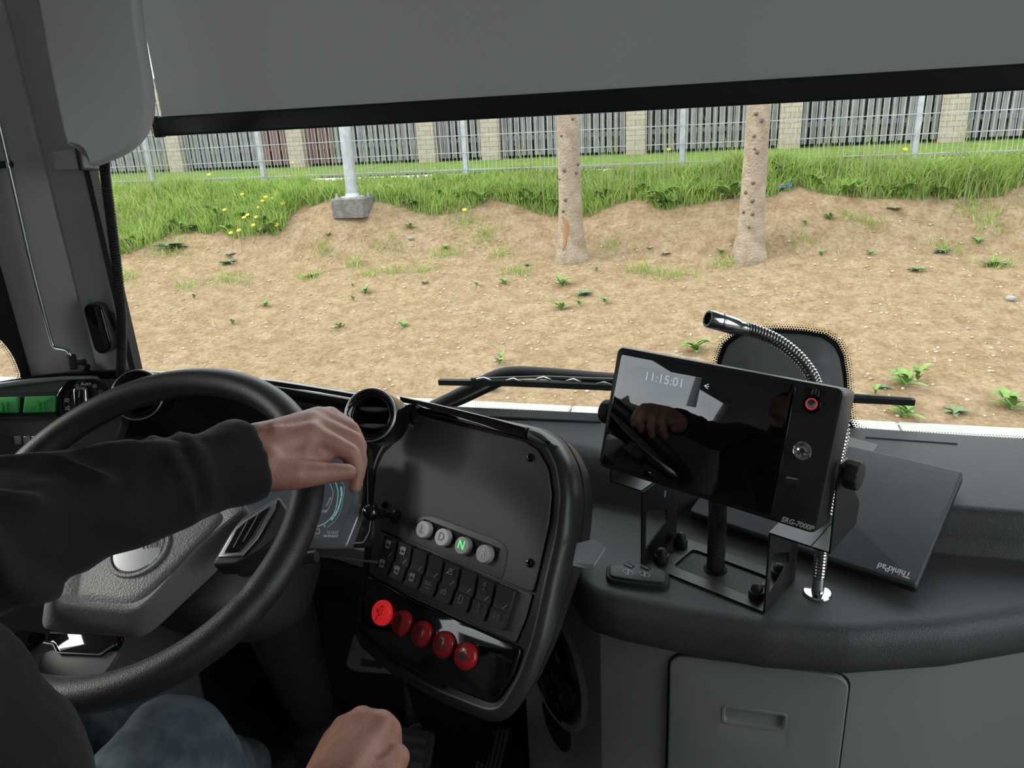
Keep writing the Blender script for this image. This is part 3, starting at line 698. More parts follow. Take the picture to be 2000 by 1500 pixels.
YV = 1.03
fv = Fr((-.97, YV, 1.45), (.30, -.95, -.0))
vis = [(66, -60), (150, -60), (262, -60), (276, 60), (294, 170), (297, 215), (288, 255), (268, 285), (238, 305), (212, 315), (188, 325), (178, 324), (172, 316), (168, 302), (163, 293), (150, 287), (136, 286), (128, 262), (112, 190), (92, 90)]
p2 = rpoly([fv.uv(fv.px(*q)) for q in vis], .02, 3)
vt = thing('sun_visor', 'large grey rounded panel hanging at the top of the left pillar', 'sun visor', fv.p(0, 0))
bm = B(); rings = []
for h, o_ in ((-.022, -.006), (-.020, -.002), (-.012, 0), (-.002, 0), (.004, -.001), (.008, -.003), (.0105, -.006), (.0112, -.008)): rings.append([fv.p(x, y, h) for x, y in offp(p2, o_)])
loft(bm, rings); mk('panel', bm, mat('mid grey padded vinyl', (.52, .515, .51), .6, bump=('n', 900, .15, .0004)), vt, smooth=60)
br = thing('visor_bracket', 'small grey bracket on the pillar under the grey panel', 'bracket', U(135, 330, y=1.10))
fb = Fr(U(135, 313, y=1.085), (.15, -.98, .1)); bm = B(); plate(bm, fb, rpoly([fb.uv(fb.px(*q)) for q in ((98, 296), (150, 291), (165, 296), (168, 330), (110, 333), (105, 312))], .004), -.04, .006, .003)
mk('bracket_body', bm, M_grey, br)
bm = B(); plate(bm, fb, [fb.uv(fb.px(*q)) for q in ((152, 290), (160, 291), (168, 331), (161, 333))], -.042, .010, .002); mk('hook', bm, M_black, br)
# corrugated cable in front of the glass
pts = spline([U(204, 300, y=1.10), U(206, 345, y=1.10), U(217, 430, y=1.10), U(228, 520, y=1.10), U(237, 610, y=1.10), U(238, 670, y=1.10), U(236, 735, y=1.10)], 34)
bm = B(); P, T, X = frames_along(pts); rings = []
for i, p in enumerate(P):
    q = .0082+(.0011 if i % 2 else -.0006); x, y = X[i]; rings.append([p+x*(q*cos(2*pi*k/10))+y*(q*sin(2*pi*k/10)) for k in range(10)])
loft(bm, rings); tag(mk('corrugated_hose', bm, M_rubber, smooth=30), 'black corrugated cable hose hanging beside the left pillar', 'cable')
# chrome hold rod along the pillar, with clips
YR = 1.075
rod = thing('hold_rod', 'thin bright metal rod running down the left pillar', 'rod', U(60, 500, y=YR))
bm = B(); tube(bm, spline([U(-30, 120, y=YR), U(0, 250, y=YR), U(30, 380, y=YR), U(62, 520, y=YR), U(88, 620, y=YR), U(101, 668, y=YR), U(108, 679, y=YR), U(122, 682, y=YR), U(133, 686, y=YR), U(140, 700, y=YR)], 6), .0032, 10); mk('rod', bm, M_steel, rod)
bm = B(); tube(bm, [U(139, 694, y=YR), U(141, 706, y=YR), U(143, 720, y=YR)], .008, 10); tube(bm, [U(143, 708, y=YR+.005), U(158, 708, y=YR+.015), U(168, 705, y=YR+.02)], .005, 8); tube(bm, [U(162, 716, y=YR+.03), U(170, 720, y=YR+.03)], .009, 8); mk('pivot_clip', bm, M_black, rod)
bm = B(); c = U(8, 322, y=YR); tube(bm, [c+V((-.03, -.004, -.001)), c+V((.012, .004, .001))], .006, 10); mk('rod_clip', bm, M_black, rod)
bm = B(); tube(bm, [c+V((-.055, -.004, -.002)), c+V((-.012, -.004, 0))], .0075, 12); mk('end_sleeve', bm, M_chrome, rod)
# small black camera on the pillar
fc = Fr(U(196, 640, y=1.10), (.25, -.96, .12)); fc = fc.rot(radians(6))
dm = thing('driver_camera', 'slim black rounded sensor stuck on the left pillar', 'camera', fc.p(0, -.05))
p2 = [fc.uv(fc.px(*q)) for q in ((168, 603), (173, 595), (188, 592), (201, 597), (206, 610), (221, 668), (220, 680), (208, 688), (197, 688), (189, 682), (178, 645))]
bm = B(); plate(bm, fc, offp(rpoly(p2, .006), .002), -.012, .006, .003); mk('housing', bm, M_satin, dm)
bm = B(); plate(bm, fc, rpoly(p2, .006), .006, .010, .003); mk('front_face', bm, M_gloss, dm)
bm = B(); plate(bm, fc, [fc.uv(fc.px(*q)) for q in ((172, 584), (179, 584), (182, 593), (174, 594))], .001, .003); mk('tape_tab', bm, M_teal, dm, label='teal tape tab')
bm = B(); tube(bm, [fc.px(215, 616, -.01), fc.px(222, 646, -.01)], .003, 8); tube(bm, [fc.px(213, 616, -.012), fc.px(217, 616, -.004)], .005, 8); mk('mounting_clip', bm, M_black, dm)

# ================================================================== DASHBOARD (driver's side)
ZR = .935
RPX = [(-30, 749), (0, 745), (60, 735), (110, 729), (160, 725), (230, 723), (330, 728), (430, 735), (520, 742), (600, 754), (690, 769), (740, 780), (795, 791)]
R3 = spline([U(*p, z=ZR) for p in RPX], 5)
dash = thing('dashboard', 'black wrap-around driver dashboard behind the steering wheel', 'dashboard', (-.7, 1.1, .6))
def dsec(sec, i0=0, i1=None):
    rings = []
    Q = R3[i0:i1]
    for i, p in enumerate(Q):
        t_ = (Q[min(i+1, len(Q)-1)]-Q[max(i-1, 0)]); t_.z = 0; t_.normalize(); n_ = V((t_.y, -t_.x, 0))   # toward the driver
        rings.append([p + n_*a + V((0, 0, b)) for a, b in sec])
    return rings
bm = B(); loft(bm, dsec([(-.02, -.006), (-.004, 0), (.004, -.002), (.008, -.009), (.009, -.026), (.005, -.030), (-.02, -.03)])); mk('gloss_strip', bm, M_gloss, dash, smooth=50)
bm = B(); loft(bm, dsec([(-.004, -.004), (-.03, -.02), (-.12, -.10), (-.24, -.20), (-.24, -.4), (-.1, -.4)])); mk('hood_back', bm, M_black, dash, smooth=50)
bm = B(); loft(bm, dsec([(.005, -.028), (.002, -.035), (-.03, -.06), (-.045, -.11), (-.04, -.18), (.0, -.26), (.03, -.285), (.03, -.32), (.0, -.335), (-.12, -.34), (-.12, -.11)])); mk('hood', bm, M_dash, dash, smooth=50)
bm = B(); loft(bm, dsec([(-.01, -.32), (-.005, -.37), (-.05, -.45), (-.12, -.60), (-.13, -.93), (-.16, -.93), (-.16, -.32)], 12)); mk('knee_panel', bm, M_matte, dash, smooth=50)
# left switch panel
FL_ = Fr(U(110, 770, y=1.015), (.33, -.87, .36))
def plx(f, bm, pts, h0, h1, r=0.0, rd=None):
    p2 = [f.uv(f.px(*q)) for q in pts]
    if rd: p2 = rpoly(p2, rd)
    return plate(bm, f, p2, h0, h1, r)
bm = B(); plx(FL_, bm, [(-70, 764), (0, 755), (60, 747), (120, 742), (226, 740), (236, 800), (238, 830), (222, 870), (160, 900), (-70, 900)], -.03, 0, .004); sw = mk('switch_panel', bm, M_satin, dash)
bm = B(); plx(FL_, bm, [(-70, 757), (0, 748), (60, 740), (130, 735), (180, 734), (186, 740), (120, 744), (60, 750), (0, 758), (-70, 767)], -.02, .007, .003); mk('chrome_edge', bm, M_silver, sw)
bm = B(); plx(FL_, bm, [(-70, 768), (45, 766), (118, 764), (132, 776), (128, 802), (118, 812), (-70, 814)], 0, .0012, 0, .006); mk('switch_recess', bm, M_matte, sw)
def sym(f, parent, name, cx, cy, lines, sc, wd, m, h, closed=False):
    c = V(f.uv(f.px(cx, cy))); bm = B(); ribbon(bm, f, [[(c.x+x*sc, c.y+y*sc) for x, y in L] for L in lines], wd, h, closed); return mk(name, bm, m, parent, smooth=0, weld=False)
CIRC = [(cos(2*pi*k/14), sin(2*pi*k/14)) for k in range(15)]
def arc(r, a0, a1, n=12, cx=0, cy=0): return [(cx+r*cos(radians(a0+(a1-a0)*k/n)), cy+r*sin(radians(a0+(a1-a0)*k/n))) for k in range(n+1)]
for qd, ic in ((((-18, 777), (41, 775), (39, 806), (-18, 808)), 0), (((54, 775), (112, 773), (110, 805), (50, 807)), 1)):
    bm = B(); plx(FL_, bm, qd, .0, .010, .002, .002); g = mk('rocker_switch', bm, M_green, dash, label='green rocker switch')
    cx = (qd[0][0]+qd[1][0])/2+3; cy = (qd[0][1]+qd[2][1])/2+3
    for s_ in (-1, 1):
        x = cx + s_*4.5; bm = B(); plx(FL_, bm, [(x-1+s_*2.5, cy-10), (x+1+s_*2.5, cy-10), (x+1, cy-6), (x+1, cy+5), (x+1+s_*2.5, cy+9), (x-1+s_*2.5, cy+9), (x-1, cy+5), (x-1, cy-6)], .0095, .0118); mk('grip_ridge', bm, M_green, g)
    sym(FL_, g, 'symbol', cx+18, cy, [[(-.6, -1), (.6, -1), (.6, 1), (-.6, 1), (-.6, -1)], [(-.3, -.4), (-.3, .4)], [(.3, -.4), (.3, .4)], [(-.6, 0), (.6, 0)]] if ic else [[(-1, -.7), (1, .7)], [(-1, .7), (1, -.7)], [(-1, -.7), (-1, .7)], [(1, -.7), (1, .7)]], .0042, .0007, M_dim, .0105)
c = FL_.px(165, 789); fk = FL_.at(c); RK = .050
bm = B(); lathe(bm, [(RK, -.002), (RK, .003), (RK-.003, .005), (RK*.62, .004), (RK*.60, .001)], fk, 40); kn = mk('light_switch', bm, M_gloss, dash, label='round rotary light switch')
bm = B(); plate(bm, fk, rr2(.024, .062, .006), .002, .016, .004); mk('chrome_grip', bm, M_chrome, kn)
bm = B(); plate(bm, fk, rr2(.017, .053, .005), .015, .0172, .001); kb = mk('knob_face', bm, M_gloss, kn)
bm = B(); ribbon(bm, fk, [[(-.001, .012), (.001, .024)]], .0012, .0176); ribbon(bm, fk, [[(x*.003, y*.003-.012) for x, y in CIRC]], .0009, .0176)
for k in range(8): a = k*pi/4; ribbon(bm, fk, [[(.0042*cos(a), .0042*sin(a)-.012), (.0058*cos(a), .0058*sin(a)-.012)]], .0008, .0176)
mk('lamp_symbol', bm, M_white, kb, smooth=0, weld=False)
text('auto_mark', 'Auto', .0092, fk.at(FL_.px(171, 750)), M_white, kn, h=.0062); text('off_mark', 'O', .0085, fk.at(FL_.px(154, 754)), M_white, kn, h=.0062)
LAMP = [arc(1, -90, 90, 8, .1)+[(.1, -1)], [(-.3, .7), (-1.2, .7)], [(-.3, 0), (-1.2, 0)], [(-.3, -.7), (-1.2, -.7)]]
for cx, cy, s_ in ((188, 754, .003), (200, 766, .0034), (134, 782, .0036), (136, 797, .0036)): sym(FL_, kn, 'lamp_mark', cx, cy, LAMP, s_, .0008, M_white, .0062)
for x in (30, 48, 64): bm = B(); plx(FL_, bm, [(x, 852), (x+13, 851), (x+14, 868), (x+1, 869)], 0, .006, .002); mk('key', bm, M_silver, dash)
bm = B(); plx(FL_, bm, [(-70, 814), (122, 812), (132, 818), (-70, 821)], 0, .004, .001); mk('lower_rib', bm, M_black, dash)
# round air vents
def vent(c, n, R, parent, slats=2, up=(0, 0, 1)):
    f = Fr(c, n)
    bm = B(); lathe(bm, [(R, -.05), (R, .0), (R*.985, .006), (R*.94, .010), (R*.9, .008)], f, 48, cap=False); v = mk('air_vent', bm, M_gloss, parent, label='round air vent')
    for rr0 in (.965, .74):
        bm = B(); loft(bm, [[f.p((R*rr0+.0017*cos(2*pi*k/10))*cos(2*pi*i/48), (R*rr0+.0017*cos(2*pi*k/10))*sin(2*pi*i/48), (.009 if rr0 > .9 else .004)+.0017*sin(2*pi*k/10)) for k in range(10)] for i in range(48)], loop=True); mk('chrome_ring', bm, M_steel if rr0 > .9 else M_gloss, v)
    bm = B(); lathe(bm, [(R*.905, .008), (R*.72, .003), (R*.66, -.004), (R*.64, -.03)], f, 48, cap=False); mk('inner_ring', bm, M_gloss, v)
    bm = B(); lathe(bm, [(R*.66, -.028), (R*.66, -.03)], f, 32); mk('duct', bm, M_hole, v)
    for k in range(slats):
        y = R*(.27-.62*k/max(1, slats-1)) if slats > 1 else 0; w_ = sqrt(max(.01, .6**2-(y/R)**2))*R
        bm = B(); rows = []
        for i in range(9): x = -w_+2*w_*i/8; bulge = .012*(1-(x/w_)**2)*R/.042; rows.append([f.p(x, y+R*.07, -.008+bulge*.3), f.p(x, y-R*.02-bulge*.25, -.001+bulge*.4), f.p(x, y-R*.05-bulge*.25, -.008), f.p(x, y-R*.02, -.02)])
        loft(bm, rows); mk('louvre', bm, M_louv, v, smooth=30)
    return v
vent(U(272, 772, d=1.34), (.35, -.86, .40), .046, dash)
# instrument cluster
FC = Fr(U(640, 1030, d=1.13), (.10, -.80, .58))
bm = B(); plx(FC, bm, [(712, 945), (704, 1000), (676, 1071), (640, 1073), (420, 1062), (392, 930), (560, 860), (690, 880)], -.03, .0, .004, .006); mk('cluster_frame', bm, M_silver, dash)
bm = B(); plx(FC, bm, [(700, 930), (686, 985), (659, 1055), (600, 1053), (430, 1042), (412, 945), (560, 880), (685, 895)], .0003, .0012, 0, .006); cs = mk('cluster_screen', bm, M_screen, dash, label='lit instrument display')
def cpx(pts, n=8): return [FC.uv(p) for p in spline([FC.px(*q) for q in pts], n)]
bm = B(); ribbon(bm, FC, [cpx([(648, 925), (656, 942), (661, 966), (654, 1001), (638, 1020), (619, 1029), (600, 1034)])], .0014, .0016); mk('gauge_arc', bm, M_cy, cs, smooth=0, weld=False)
bm = B(); ribbon(bm, FC, [cpx([(641, 935), (645, 944), (651, 962), (648, 980), (640, 997)])], .0008, .0016); mk('power_arc', bm, M_yl, cs, smooth=0, weld=False)
bm = B(); ribbon(bm, FC, [cpx([(668, 940), (673, 958), (663, 1005), (640, 1031)])], .0005, .0016)
bars = cpx([(667, 952), (668, 966), (664, 985), (657, 1003), (643, 1022)], 16); nb = len(bars)
for k in range(11): a = int(k*(nb-4)/11); ribbon(bm, FC, [bars[a:a+4]], .0030, .0016)
mk('scale_bars', bm, M_cy, cs, smooth=0, weld=False)
text('hundred_mark', '100', .0062, FC.at(FC.px(634, 999)), M_wt, cs, h=.0017); text('zero_mark', '0', .0055, FC.at(FC.px(635, 1028)), M_wt, cs, h=.0017)
text('clock', '11:15:27', .0055, FC.at(FC.px(650, 1040)), M_wt, cs, h=.0017); text('date', '06/05/2025', .0052, FC.at(FC.px(647, 1047)), M_wt, cs, h=.0017)
text('power_mark', 'POWER', .0042, FC.at(FC.px(643, 980)).rot(radians(68)), M_wt, cs, h=.0017)
bm = B(); q_ = V(FC.uv(FC.px(621, 1038))); ribbon(bm, FC, [[(q_.x+.0038*x, q_.y+.0038*y) for x, y in CIRC]], .0007, .0017); mk('warning_mark', bm, M_wt, cs, smooth=0, weld=False)
bm = B(); plx(FC, bm, [(720, 870), (722, 990), (706, 985), (706, 930)], -.02, .004, .004); mk('cluster_side_wing', bm, M_gloss, dash)
FN = Fr(U(705, 1030, d=1.15), (-.12, -.82, .55))
bm = B(); plx(FN, bm, [(692, 988), (732, 1008), (730, 1050), (714, 1068), (672, 1069)], -.02, .003, .003, .006); nv = mk('menu_pad', bm, M_black, dash)
bm = B(); q_ = rpoly([FN.uv(FN.px(*p)) for p in ((696, 996), (727, 1011), (724, 1038), (712, 1060), (679, 1061))], .004); ribbon(bm, FN, [q_], .0018, .0038, closed=True); mk('pad_outline', bm, M_white, nv, smooth=0, weld=False, label='white outline')
bm = B(); ribbon(bm, FN, [[FN.uv(FN.px(*p)) for p in L] for L in (((694, 1014), (705, 1023), (724, 1021)), ((705, 1023), (700, 1039), (684, 1045)))], .0012, .0038); mk('pad_seams', bm, M_hole, nv, smooth=0, weld=False)
for cx, cy, dx, dy in ((708, 1014, 0, 1), (696, 1030, -1, 0), (711, 1033, 1, 0), (698, 1050, 0, -1)):
    c_ = V(FN.uv(FN.px(cx, cy))); bm = B(); face(bm, [FN.p(c_.x+dx*.003-dy*.0025, c_.y+dy*.003-dx*.0025, .0038), FN.p(c_.x-dx*.002+dy*.0, c_.y+dy*.003+dx*.003, .0038), FN.p(c_.x+dx*.003+dy*.0025, c_.y-dy*.002, .0038)] if False else [FN.p(c_.x+dx*.003, c_.y+dy*.003, .0038), FN.p(c_.x-dx*.002-dy*.0028, c_.y-dy*.002-dx*.0028, .0038), FN.p(c_.x-dx*.002+dy*.0028, c_.y-dy*.002+dx*.0028, .0038)]); mk('arrow_mark', bm, M_dimmer, nv, smooth=0)
bm = B(); tube(bm, [FC.px(420, 1068, -.005), FC.px(590, 1082, -.005), FC.px(735, 1098, -.005)], .0018, 6); mk('lower_trim_edge', bm, M_satin, dash)
bm = B(); c = U(715, 1275, d=1.30); fbx = Fr(c, (.1, -.8, .6)); plate(bm, fbx, rpoly([fbx.uv(fbx.px(*q)) for q in ((672, 1300), (690, 1235), (745, 1232), (782, 1262), (776, 1318), (690, 1312))], .008), -.09, 0, .004); ob = mk('connector_box', bm, M_satin, dash)
bm = B(); plate(bm, fbx, [fbx.uv(fbx.px(*q)) for q in ((708, 1287), (748, 1293), (747, 1306), (706, 1300))], 0, .002); mk('socket', bm, M_hole, ob)
# low side console left of the wheel
sc_ = thing('side_console', 'dark grey side console low at the left edge', 'console', (-1.15, .7, 0))
bm = B(); loft(bm, [[V(p) for p in ((-1.29, y, 0), (-.99, y, 0), (-.985, y, .56), (-1.01, y, .60), (-1.29, y, .63))] for y in (.15, .9, 1.02)]); mk('body', bm, M_satin, sc_, bev=.012)
bm = B(); q_ = U(50, 1255, z=.61); box(bm, q_+V((0, 0, .004)), (.05, .03, .01)); mk('console_switch', bm, M_gloss, sc_)

# ================================================================== RIGHT-HAND CONTROL CONSOLE
KA, KT = radians(22), radians(33)
K = Fr(U(835, 1240, d=1.08), (-sin(KA)*cos(KT), -cos(KA)*cos(KT), sin(KT)), (cos(KA), -sin(KA), 0))
con = thing('control_console', 'black angled control console with gear and door buttons', 'console', K.p(0, -.05, -.1))
OUT = [(792, 800), (900, 822), (1035, 852), (1066, 874), (1086, 915), (1093, 970), (1086, 1040), (1062, 1140), (1040, 1240), (1012, 1320), (978, 1378), (955, 1382), (860, 1345), (770, 1295), (710, 1243), (704, 1215), (718, 1120), (728, 1000), (735, 915), (748, 880), (775, 850), (788, 820)]
ko = rpoly([K.uv(K.px(*q)) for q in OUT], .012, 3)
bm = B(); KG = lambda y: .72*max(.22, min(1, .22+.78*(y+.045)/.22))
loft(bm, [[K.p(x, y, h*(KG(y) if h < 0 else 1)) for x, y in offp(ko, o_)] for h, o_ in ((0, -.002), (.003, .001), (.003, .006), (-.002, .012), (-.012, .016), (-.05, .019), (-.056, .016), (-.058, .019), (-.10, .016), (-.15, -.01), (-.19, -.04))]); mk('housing', bm, mat('satin black console shell', (.028, .028, .029), .38, bump=('n', 2200, .15, .0002)), con, smooth=50)
up_ = [(803, 806), (900, 832), (1026, 862), (1052, 880), (1072, 915), (1079, 965), (1074, 1020), (1052, 1120), (1042, 1157), (992, 1138), (900, 1100), (803, 1058), (734, 1031), (730, 1000), (738, 918), (752, 886), (780, 860), (798, 825)]
bm = B(); plx(K, bm, up_, .001, .0045, .0015, .006); mk('upper_plate', bm, M_plate, con)
mid = [(733, 1034), (803, 1061), (900, 1103), (992, 1141), (1041, 1160), (1028, 1208), (1008, 1255), (900, 1207), (800, 1160), (740, 1131), (723, 1118)]
bm = B(); plx(K, bm, mid, .001, .004, .0015, .003); mk('switch_plate', bm, M_plate, con)
low = [(720, 1124), (742, 1134), (800, 1164), (900, 1211), (1006, 1258), (1022, 1266), (1008, 1316), (972, 1368), (955, 1372), (862, 1335), (775, 1287), (716, 1240), (708, 1215)]
bm = B(); plx(K, bm, low, .001, .006, .003, .008); mk('gloss_panel', bm, M_gloss, con)
bm = B(); tube(bm, [K.px(704, 1222, .004), K.px(730, 1253, .006), K.px(785, 1292, .006), K.px(870, 1340, .004)], .0035, 8); mk('lower_lip', bm, M_gloss, con)
strip = [(786, 775), (850, 789), (940, 811), (1034, 837), (1029, 859), (930, 835), (850, 815), (788, 801)]
bm = B(); plx(K, bm, strip, -.03, .009, .004); mk('top_strip', bm, M_gloss, con)
cap = [(1036, 837), (1062, 846), (1090, 872), (1068, 876), (1050, 866), (1031, 860)]
bm = B(); plx(K, bm, cap, -.04, .010, .006, .008); mk('corner_cap', bm, M_satin, con)
for q in ((797, 823), (756, 987), (1040, 895), (1039, 1100)):
    f = K.at(K.px(*q, .0045)); bm = B(); lathe(bm, [(.0062, 0), (.0062, .001), (.0048, .0014), (.0048, .0045), (.0038, .0052), (.0024, .0052), (.0022, .002)], f, 18); mk('hex_screw', bm, M_gloss, con)
# gear selector
gr = [(803, 1056), (815, 1018), (830, 1008), (850, 1008), (980, 1057), (995, 1072), (995, 1086), (986, 1130), (975, 1130), (900, 1102)]
bm = B(); plx(K, bm, gr, .003, .0058, .001, .010); gs = mk('gear_selector', bm, M_satin, con)
bm = B(); plx(K, bm, [(823, 1036), (833, 1014), (982, 1072), (974, 1098)], .0055, .0062, 0); mk('button_slot', bm, M_hole, gs)
for ch, q, m, mt in (('L', (838, 1036), M_btnw, M_dim), ('D', (875, 1051), M_btnw, M_dim), ('N', (914, 1067), M_btn, M_lit), ('R', (956, 1083), M_btn, M_white)):
    f = K.at(K.px(*q, .0) + (K.n*.0)); f = K.at(f.o - K.n*0 ); bm = B()
    lathe(bm, [(.0128, .005), (.0128, .015), (.012, .0165), (.0, .0166)], f, 28, cap=False); g = mk('gear_button', bm, m, con, label='round gear button marked %s' % ch)
    text('letter', ch, .018, f, mt, g, h=.0172, sx=.9)
# eight rocker switches
def rock(u, v, icons):
    f = K.at(K.p(u, v, .004)); w_, h_ = .0286, .056
    bm = B(); plate(bm, f, rr2(w_, h_, .003, 3), 0, .007, .002); r = mk('rocker_switch', bm, M_black, con, label='black rocker switch')
    bm = B(); loft(bm, [[f.p(x, y, h) for x in (-w_/2+.001, w_/2-.001)] + [f.p(x, y, .006) for x in (w_/2-.001, -w_/2+.001)] for y, h in ((h_/2-.001, .012), (.012, .009), (.002, .0075), (-.004, .0078), (-.0045, .0105), (-.018, .0095), (-h_/2+.001, .012))]); mk('rocker_face', bm, M_gloss if False else M_matte, r, smooth=20)
    bm = B(); ribbon(bm, f, [[(.005, -.0005), (.010, .006)]], .0011, .0098); mk('tick_mark', bm, M_dim, r, smooth=0, weld=False)
    for y, ls, m in icons:
        bm = B(); ribbon(bm, f, [[(x*.0062, y+yy*.0062) for x, yy in L] for L in ls], .0009, .0128); mk('symbol', bm, m, r, smooth=0, weld=False)
BUS = [[(-.6, -.9), (.6, -.9), (.6, .8), (-.6, .8), (-.6, -.9)], [(-.5, .2), (.5, .2)], [(-.5, .5), (.5, .5)], [(-1, .1), (-1, .6)], [(-.3, -.6), (.3, -.6)]]
DOOR = [[(-.5, -.9), (-.5, .9), (.5, .6), (.5, -.6), (-.5, -.9)], [(-1, 0), (-.7, 0)]]
WAVE = [[(-1, .3), (-.5, .6), (0, .3), (.5, .6), (1, .3)], [(-1, -.2), (-.5, .1), (0, -.2), (.5, .1), (1, -.2)], [(-.8, -.8), (.8, -.8)]]
BELL = [[(-.8, -.6), (.8, -.6), (.4, .2), (0, .8), (-.4, .2), (-.8, -.6)], [(-1, -.9), (1, .9)]]
FOG = [arc(.6, -90, 90, 6), [(0, -.6), (0, .6)], [(-.3, .4), (-1, .4)], [(-.3, 0), (-1, 0)], [(-.3, -.4), (-1, -.4)]]
MAN = [[(-.2, .9), (.2, .9), (.2, .5), (-.2, .5), (-.2, .9)], [(0, .4), (0, -.3)], [(-.5, .2), (.5, .2)], [(0, -.3), (-.4, -1)], [(0, -.3), (.4, -1)]]
BOX = [[(-.8, -.6), (.8, -.6), (.8, .6), (-.8, .6), (-.8, -.6)], [(-.5, -.3), (.5, .3)], [(-.5, .3), (.5, -.3)]]
ICO = [[(.017, BUS, M_white), (-.013, BUS, M_white)], [(.017, BUS, M_white), (-.013, BUS, M_white)], [(-.013, BUS, M_white)], [(-.013, WAVE, M_dim)], [(.017, BELL, M_dim), (-.013, FOG, M_dim)], [(-.013, DOOR, M_dim)], [(.017, MAN, M_dimmer), (-.013, MAN, M_dimmer)], [(-.013, BOX, M_dimmer)]]
for k in range(8): rock(-.110+.0320*k, .0842-.0006*k, ICO[k])
# five red door buttons
D1 = [[(.1, -.9), (.1, .7), (.7, 1), (.7, -.5), (.1, -.9)], [(-.6, .1), (-.2, .1), (-.2, -.4), (-.6, -.1)]]
D2 = [[(-.5, -.8), (-.5, .5), (-.1, .9), (-.1, -.4), (-.5, -.8)], [(.0, -.4), (.0, .9), (.45, .5), (.45, -.8), (.0, -.4)]]
D4 = [[(-.9, -.8), (-.9, .2), (-.6, .9), (-.15, .9), (-.15, -.8), (-.9, -.8)], [(.9, -.8), (.9, .2), (.6, .9), (.15, .9), (.15, -.8), (.9, -.8)], [(-.9, .1), (-.15, .1)], [(.9, .1), (.15, .1)]]
D5 = [[(0, -.9), (0, .9)]]
RB = [((754, 1197), M_redlit, D1, '1'), ((793, 1217), M_red, D2, '2'), ((832, 1238), M_red, D2, '3'), ((874, 1259), M_red, D4, ''), ((917, 1281), M_red, D5, '')]
for i, (q, m, ls, nm) in enumerate(RB):
    f = K.at(K.px(*q, 0)); R_ = .0187; bm = B()
    lathe(bm, [(R_, .004), (R_, .0105), (R_*.96, .0125), (R_*.8, .0150), (R_*.5, .0166), (0, .0172)], f, 36, cap=False); g = mk('door_button', bm, m, con, smooth=50, label='lit red door button' if i == 0 else 'red door button')
    bm = B(); dy = .0035 if nm else 0; ribbon(bm, f, [[(x*.0085, y*.0085+dy) for x, y in L] for L in ls], .0010, .0176)
    if i == 4:
        for s_ in (-1, 1): face(bm, [f.p(s_*.0015, .006, .0176), f.p(s_*.0015, -.006, .0176), f.p(s_*.010, 0, .0176)])
    mk('door_symbol', bm, M_mark, g, smooth=0, weld=False)
    if nm: text('number', nm, .0105, f.at(f.p(-.001, -.0095)), M_mark, g, h=.0176)
# ball lever
bp_ = K.px(777, 1010, .0045); f = K.at(bp_)
bm = B(); lathe(bm, [(.011, 0), (.010, .004), (.006, .006), (.0045, .01), (.0045, .030), (.007, .031), (.007, .038), (.004, .040), (.004, .05)], f, 18); lv = mk('lever', bm, M_gloss, con)
bm = B(); lathe(bm, [(.0135*sin(pi*k/14)+.00001, .058-.0135*cos(pi*k/14)) for k in range(15)], f, 24); mk('ball_knob', bm, M_gloss, lv)
vent(U(727, 812, d=1.13), (.06, -.85, .5), .0415, con)

# ================================================================== RIGHT-HAND SHELF AND CABINET
def pw(P, x):
    if x <= P[0][0]: return P[0][1]
    for (a, ya), (b, yb) in zip(P, P[1:]):
        if x <= b: t = (x-a)/(b-a); return ya+(yb-ya)*t
    return P[-1][1]
ZS = .728
FR_ = [(-.72, 1.24), (-.34, 1.10), (-.24, 1.0), (-.185, .915), (-.165, .875), (-.145, .860), (-.11, .850), (-.02, .838), (.08, .832), (.18, .842), (.30, .880), (.42, .935), (.6, 1.02), (.85, 1.10), (1.18, 1.14)]
RI = [(-.72, 1.26), (-.34, 1.15), (-.207, 1.128), (-.11, 1.104), (.1, 1.072), (.316, 1.056), (.436, 1.056), (.6, 1.08), (.9, 1.13), (1.18, 1.16)]
SL = [(-.72, .06), (-.277, .07), (-.172, .06), (.1, .025), (.327, .012), (.6, .01), (1.18, .008)]
shelf = thing('dash_shelf', 'black grained dashboard shelf in front of the windscreen at right', 'dashboard', (.2, .95, .64))
XS = sorted(set([x for x, _ in FR_] + [-.72+1.9*i/70 for i in range(71)]))
rings = []
for x in XS:
    y0 = pw(FR_, x); y1 = max(pw(RI, x), y0+.012); y2 = y1+pw(SL, x); y3 = max(wsy(x)-.012, y2+.02); zf = min(1, max(0, (y1-y0)/.12))
    sec = [(y0+.012, ZS-.070), (y0+.002, ZS-.062), (y0-.001, ZS-.045), (y0, ZS-.022), (y0+.004, ZS-.010), (y0+.012, ZS-.003), (y0+min(.024, (y1-y0)*.5), ZS), (y1-.006, ZS), (y1, ZS+.004), (y1+.2*(y2-y1), ZS+.030), (y2-.2*(y2-y1)+.001, ZS+.058), (y2+.004, ZS+.065), (y2+.014, ZS+.068), (y3, ZS+.078), (y3, ZS-.070)]
    rings.append([V((x, a, b)) for a, b in sec])
bm = B(); loft(bm, rings); mk('shelf_body', bm, M_dash, shelf, smooth=60)
for xa, xb in ((-.42, -.20), (.26, .40), (.50, .70), (.8, 1.0)):
    L = [V((x, wsy(x)-.05, ZS+.0745)) for x in (xa, (xa+xb)/2, xb)]; bm = B(); tube(bm, L, .0035, 8); mk('demister_slot', bm, M_black, shelf)
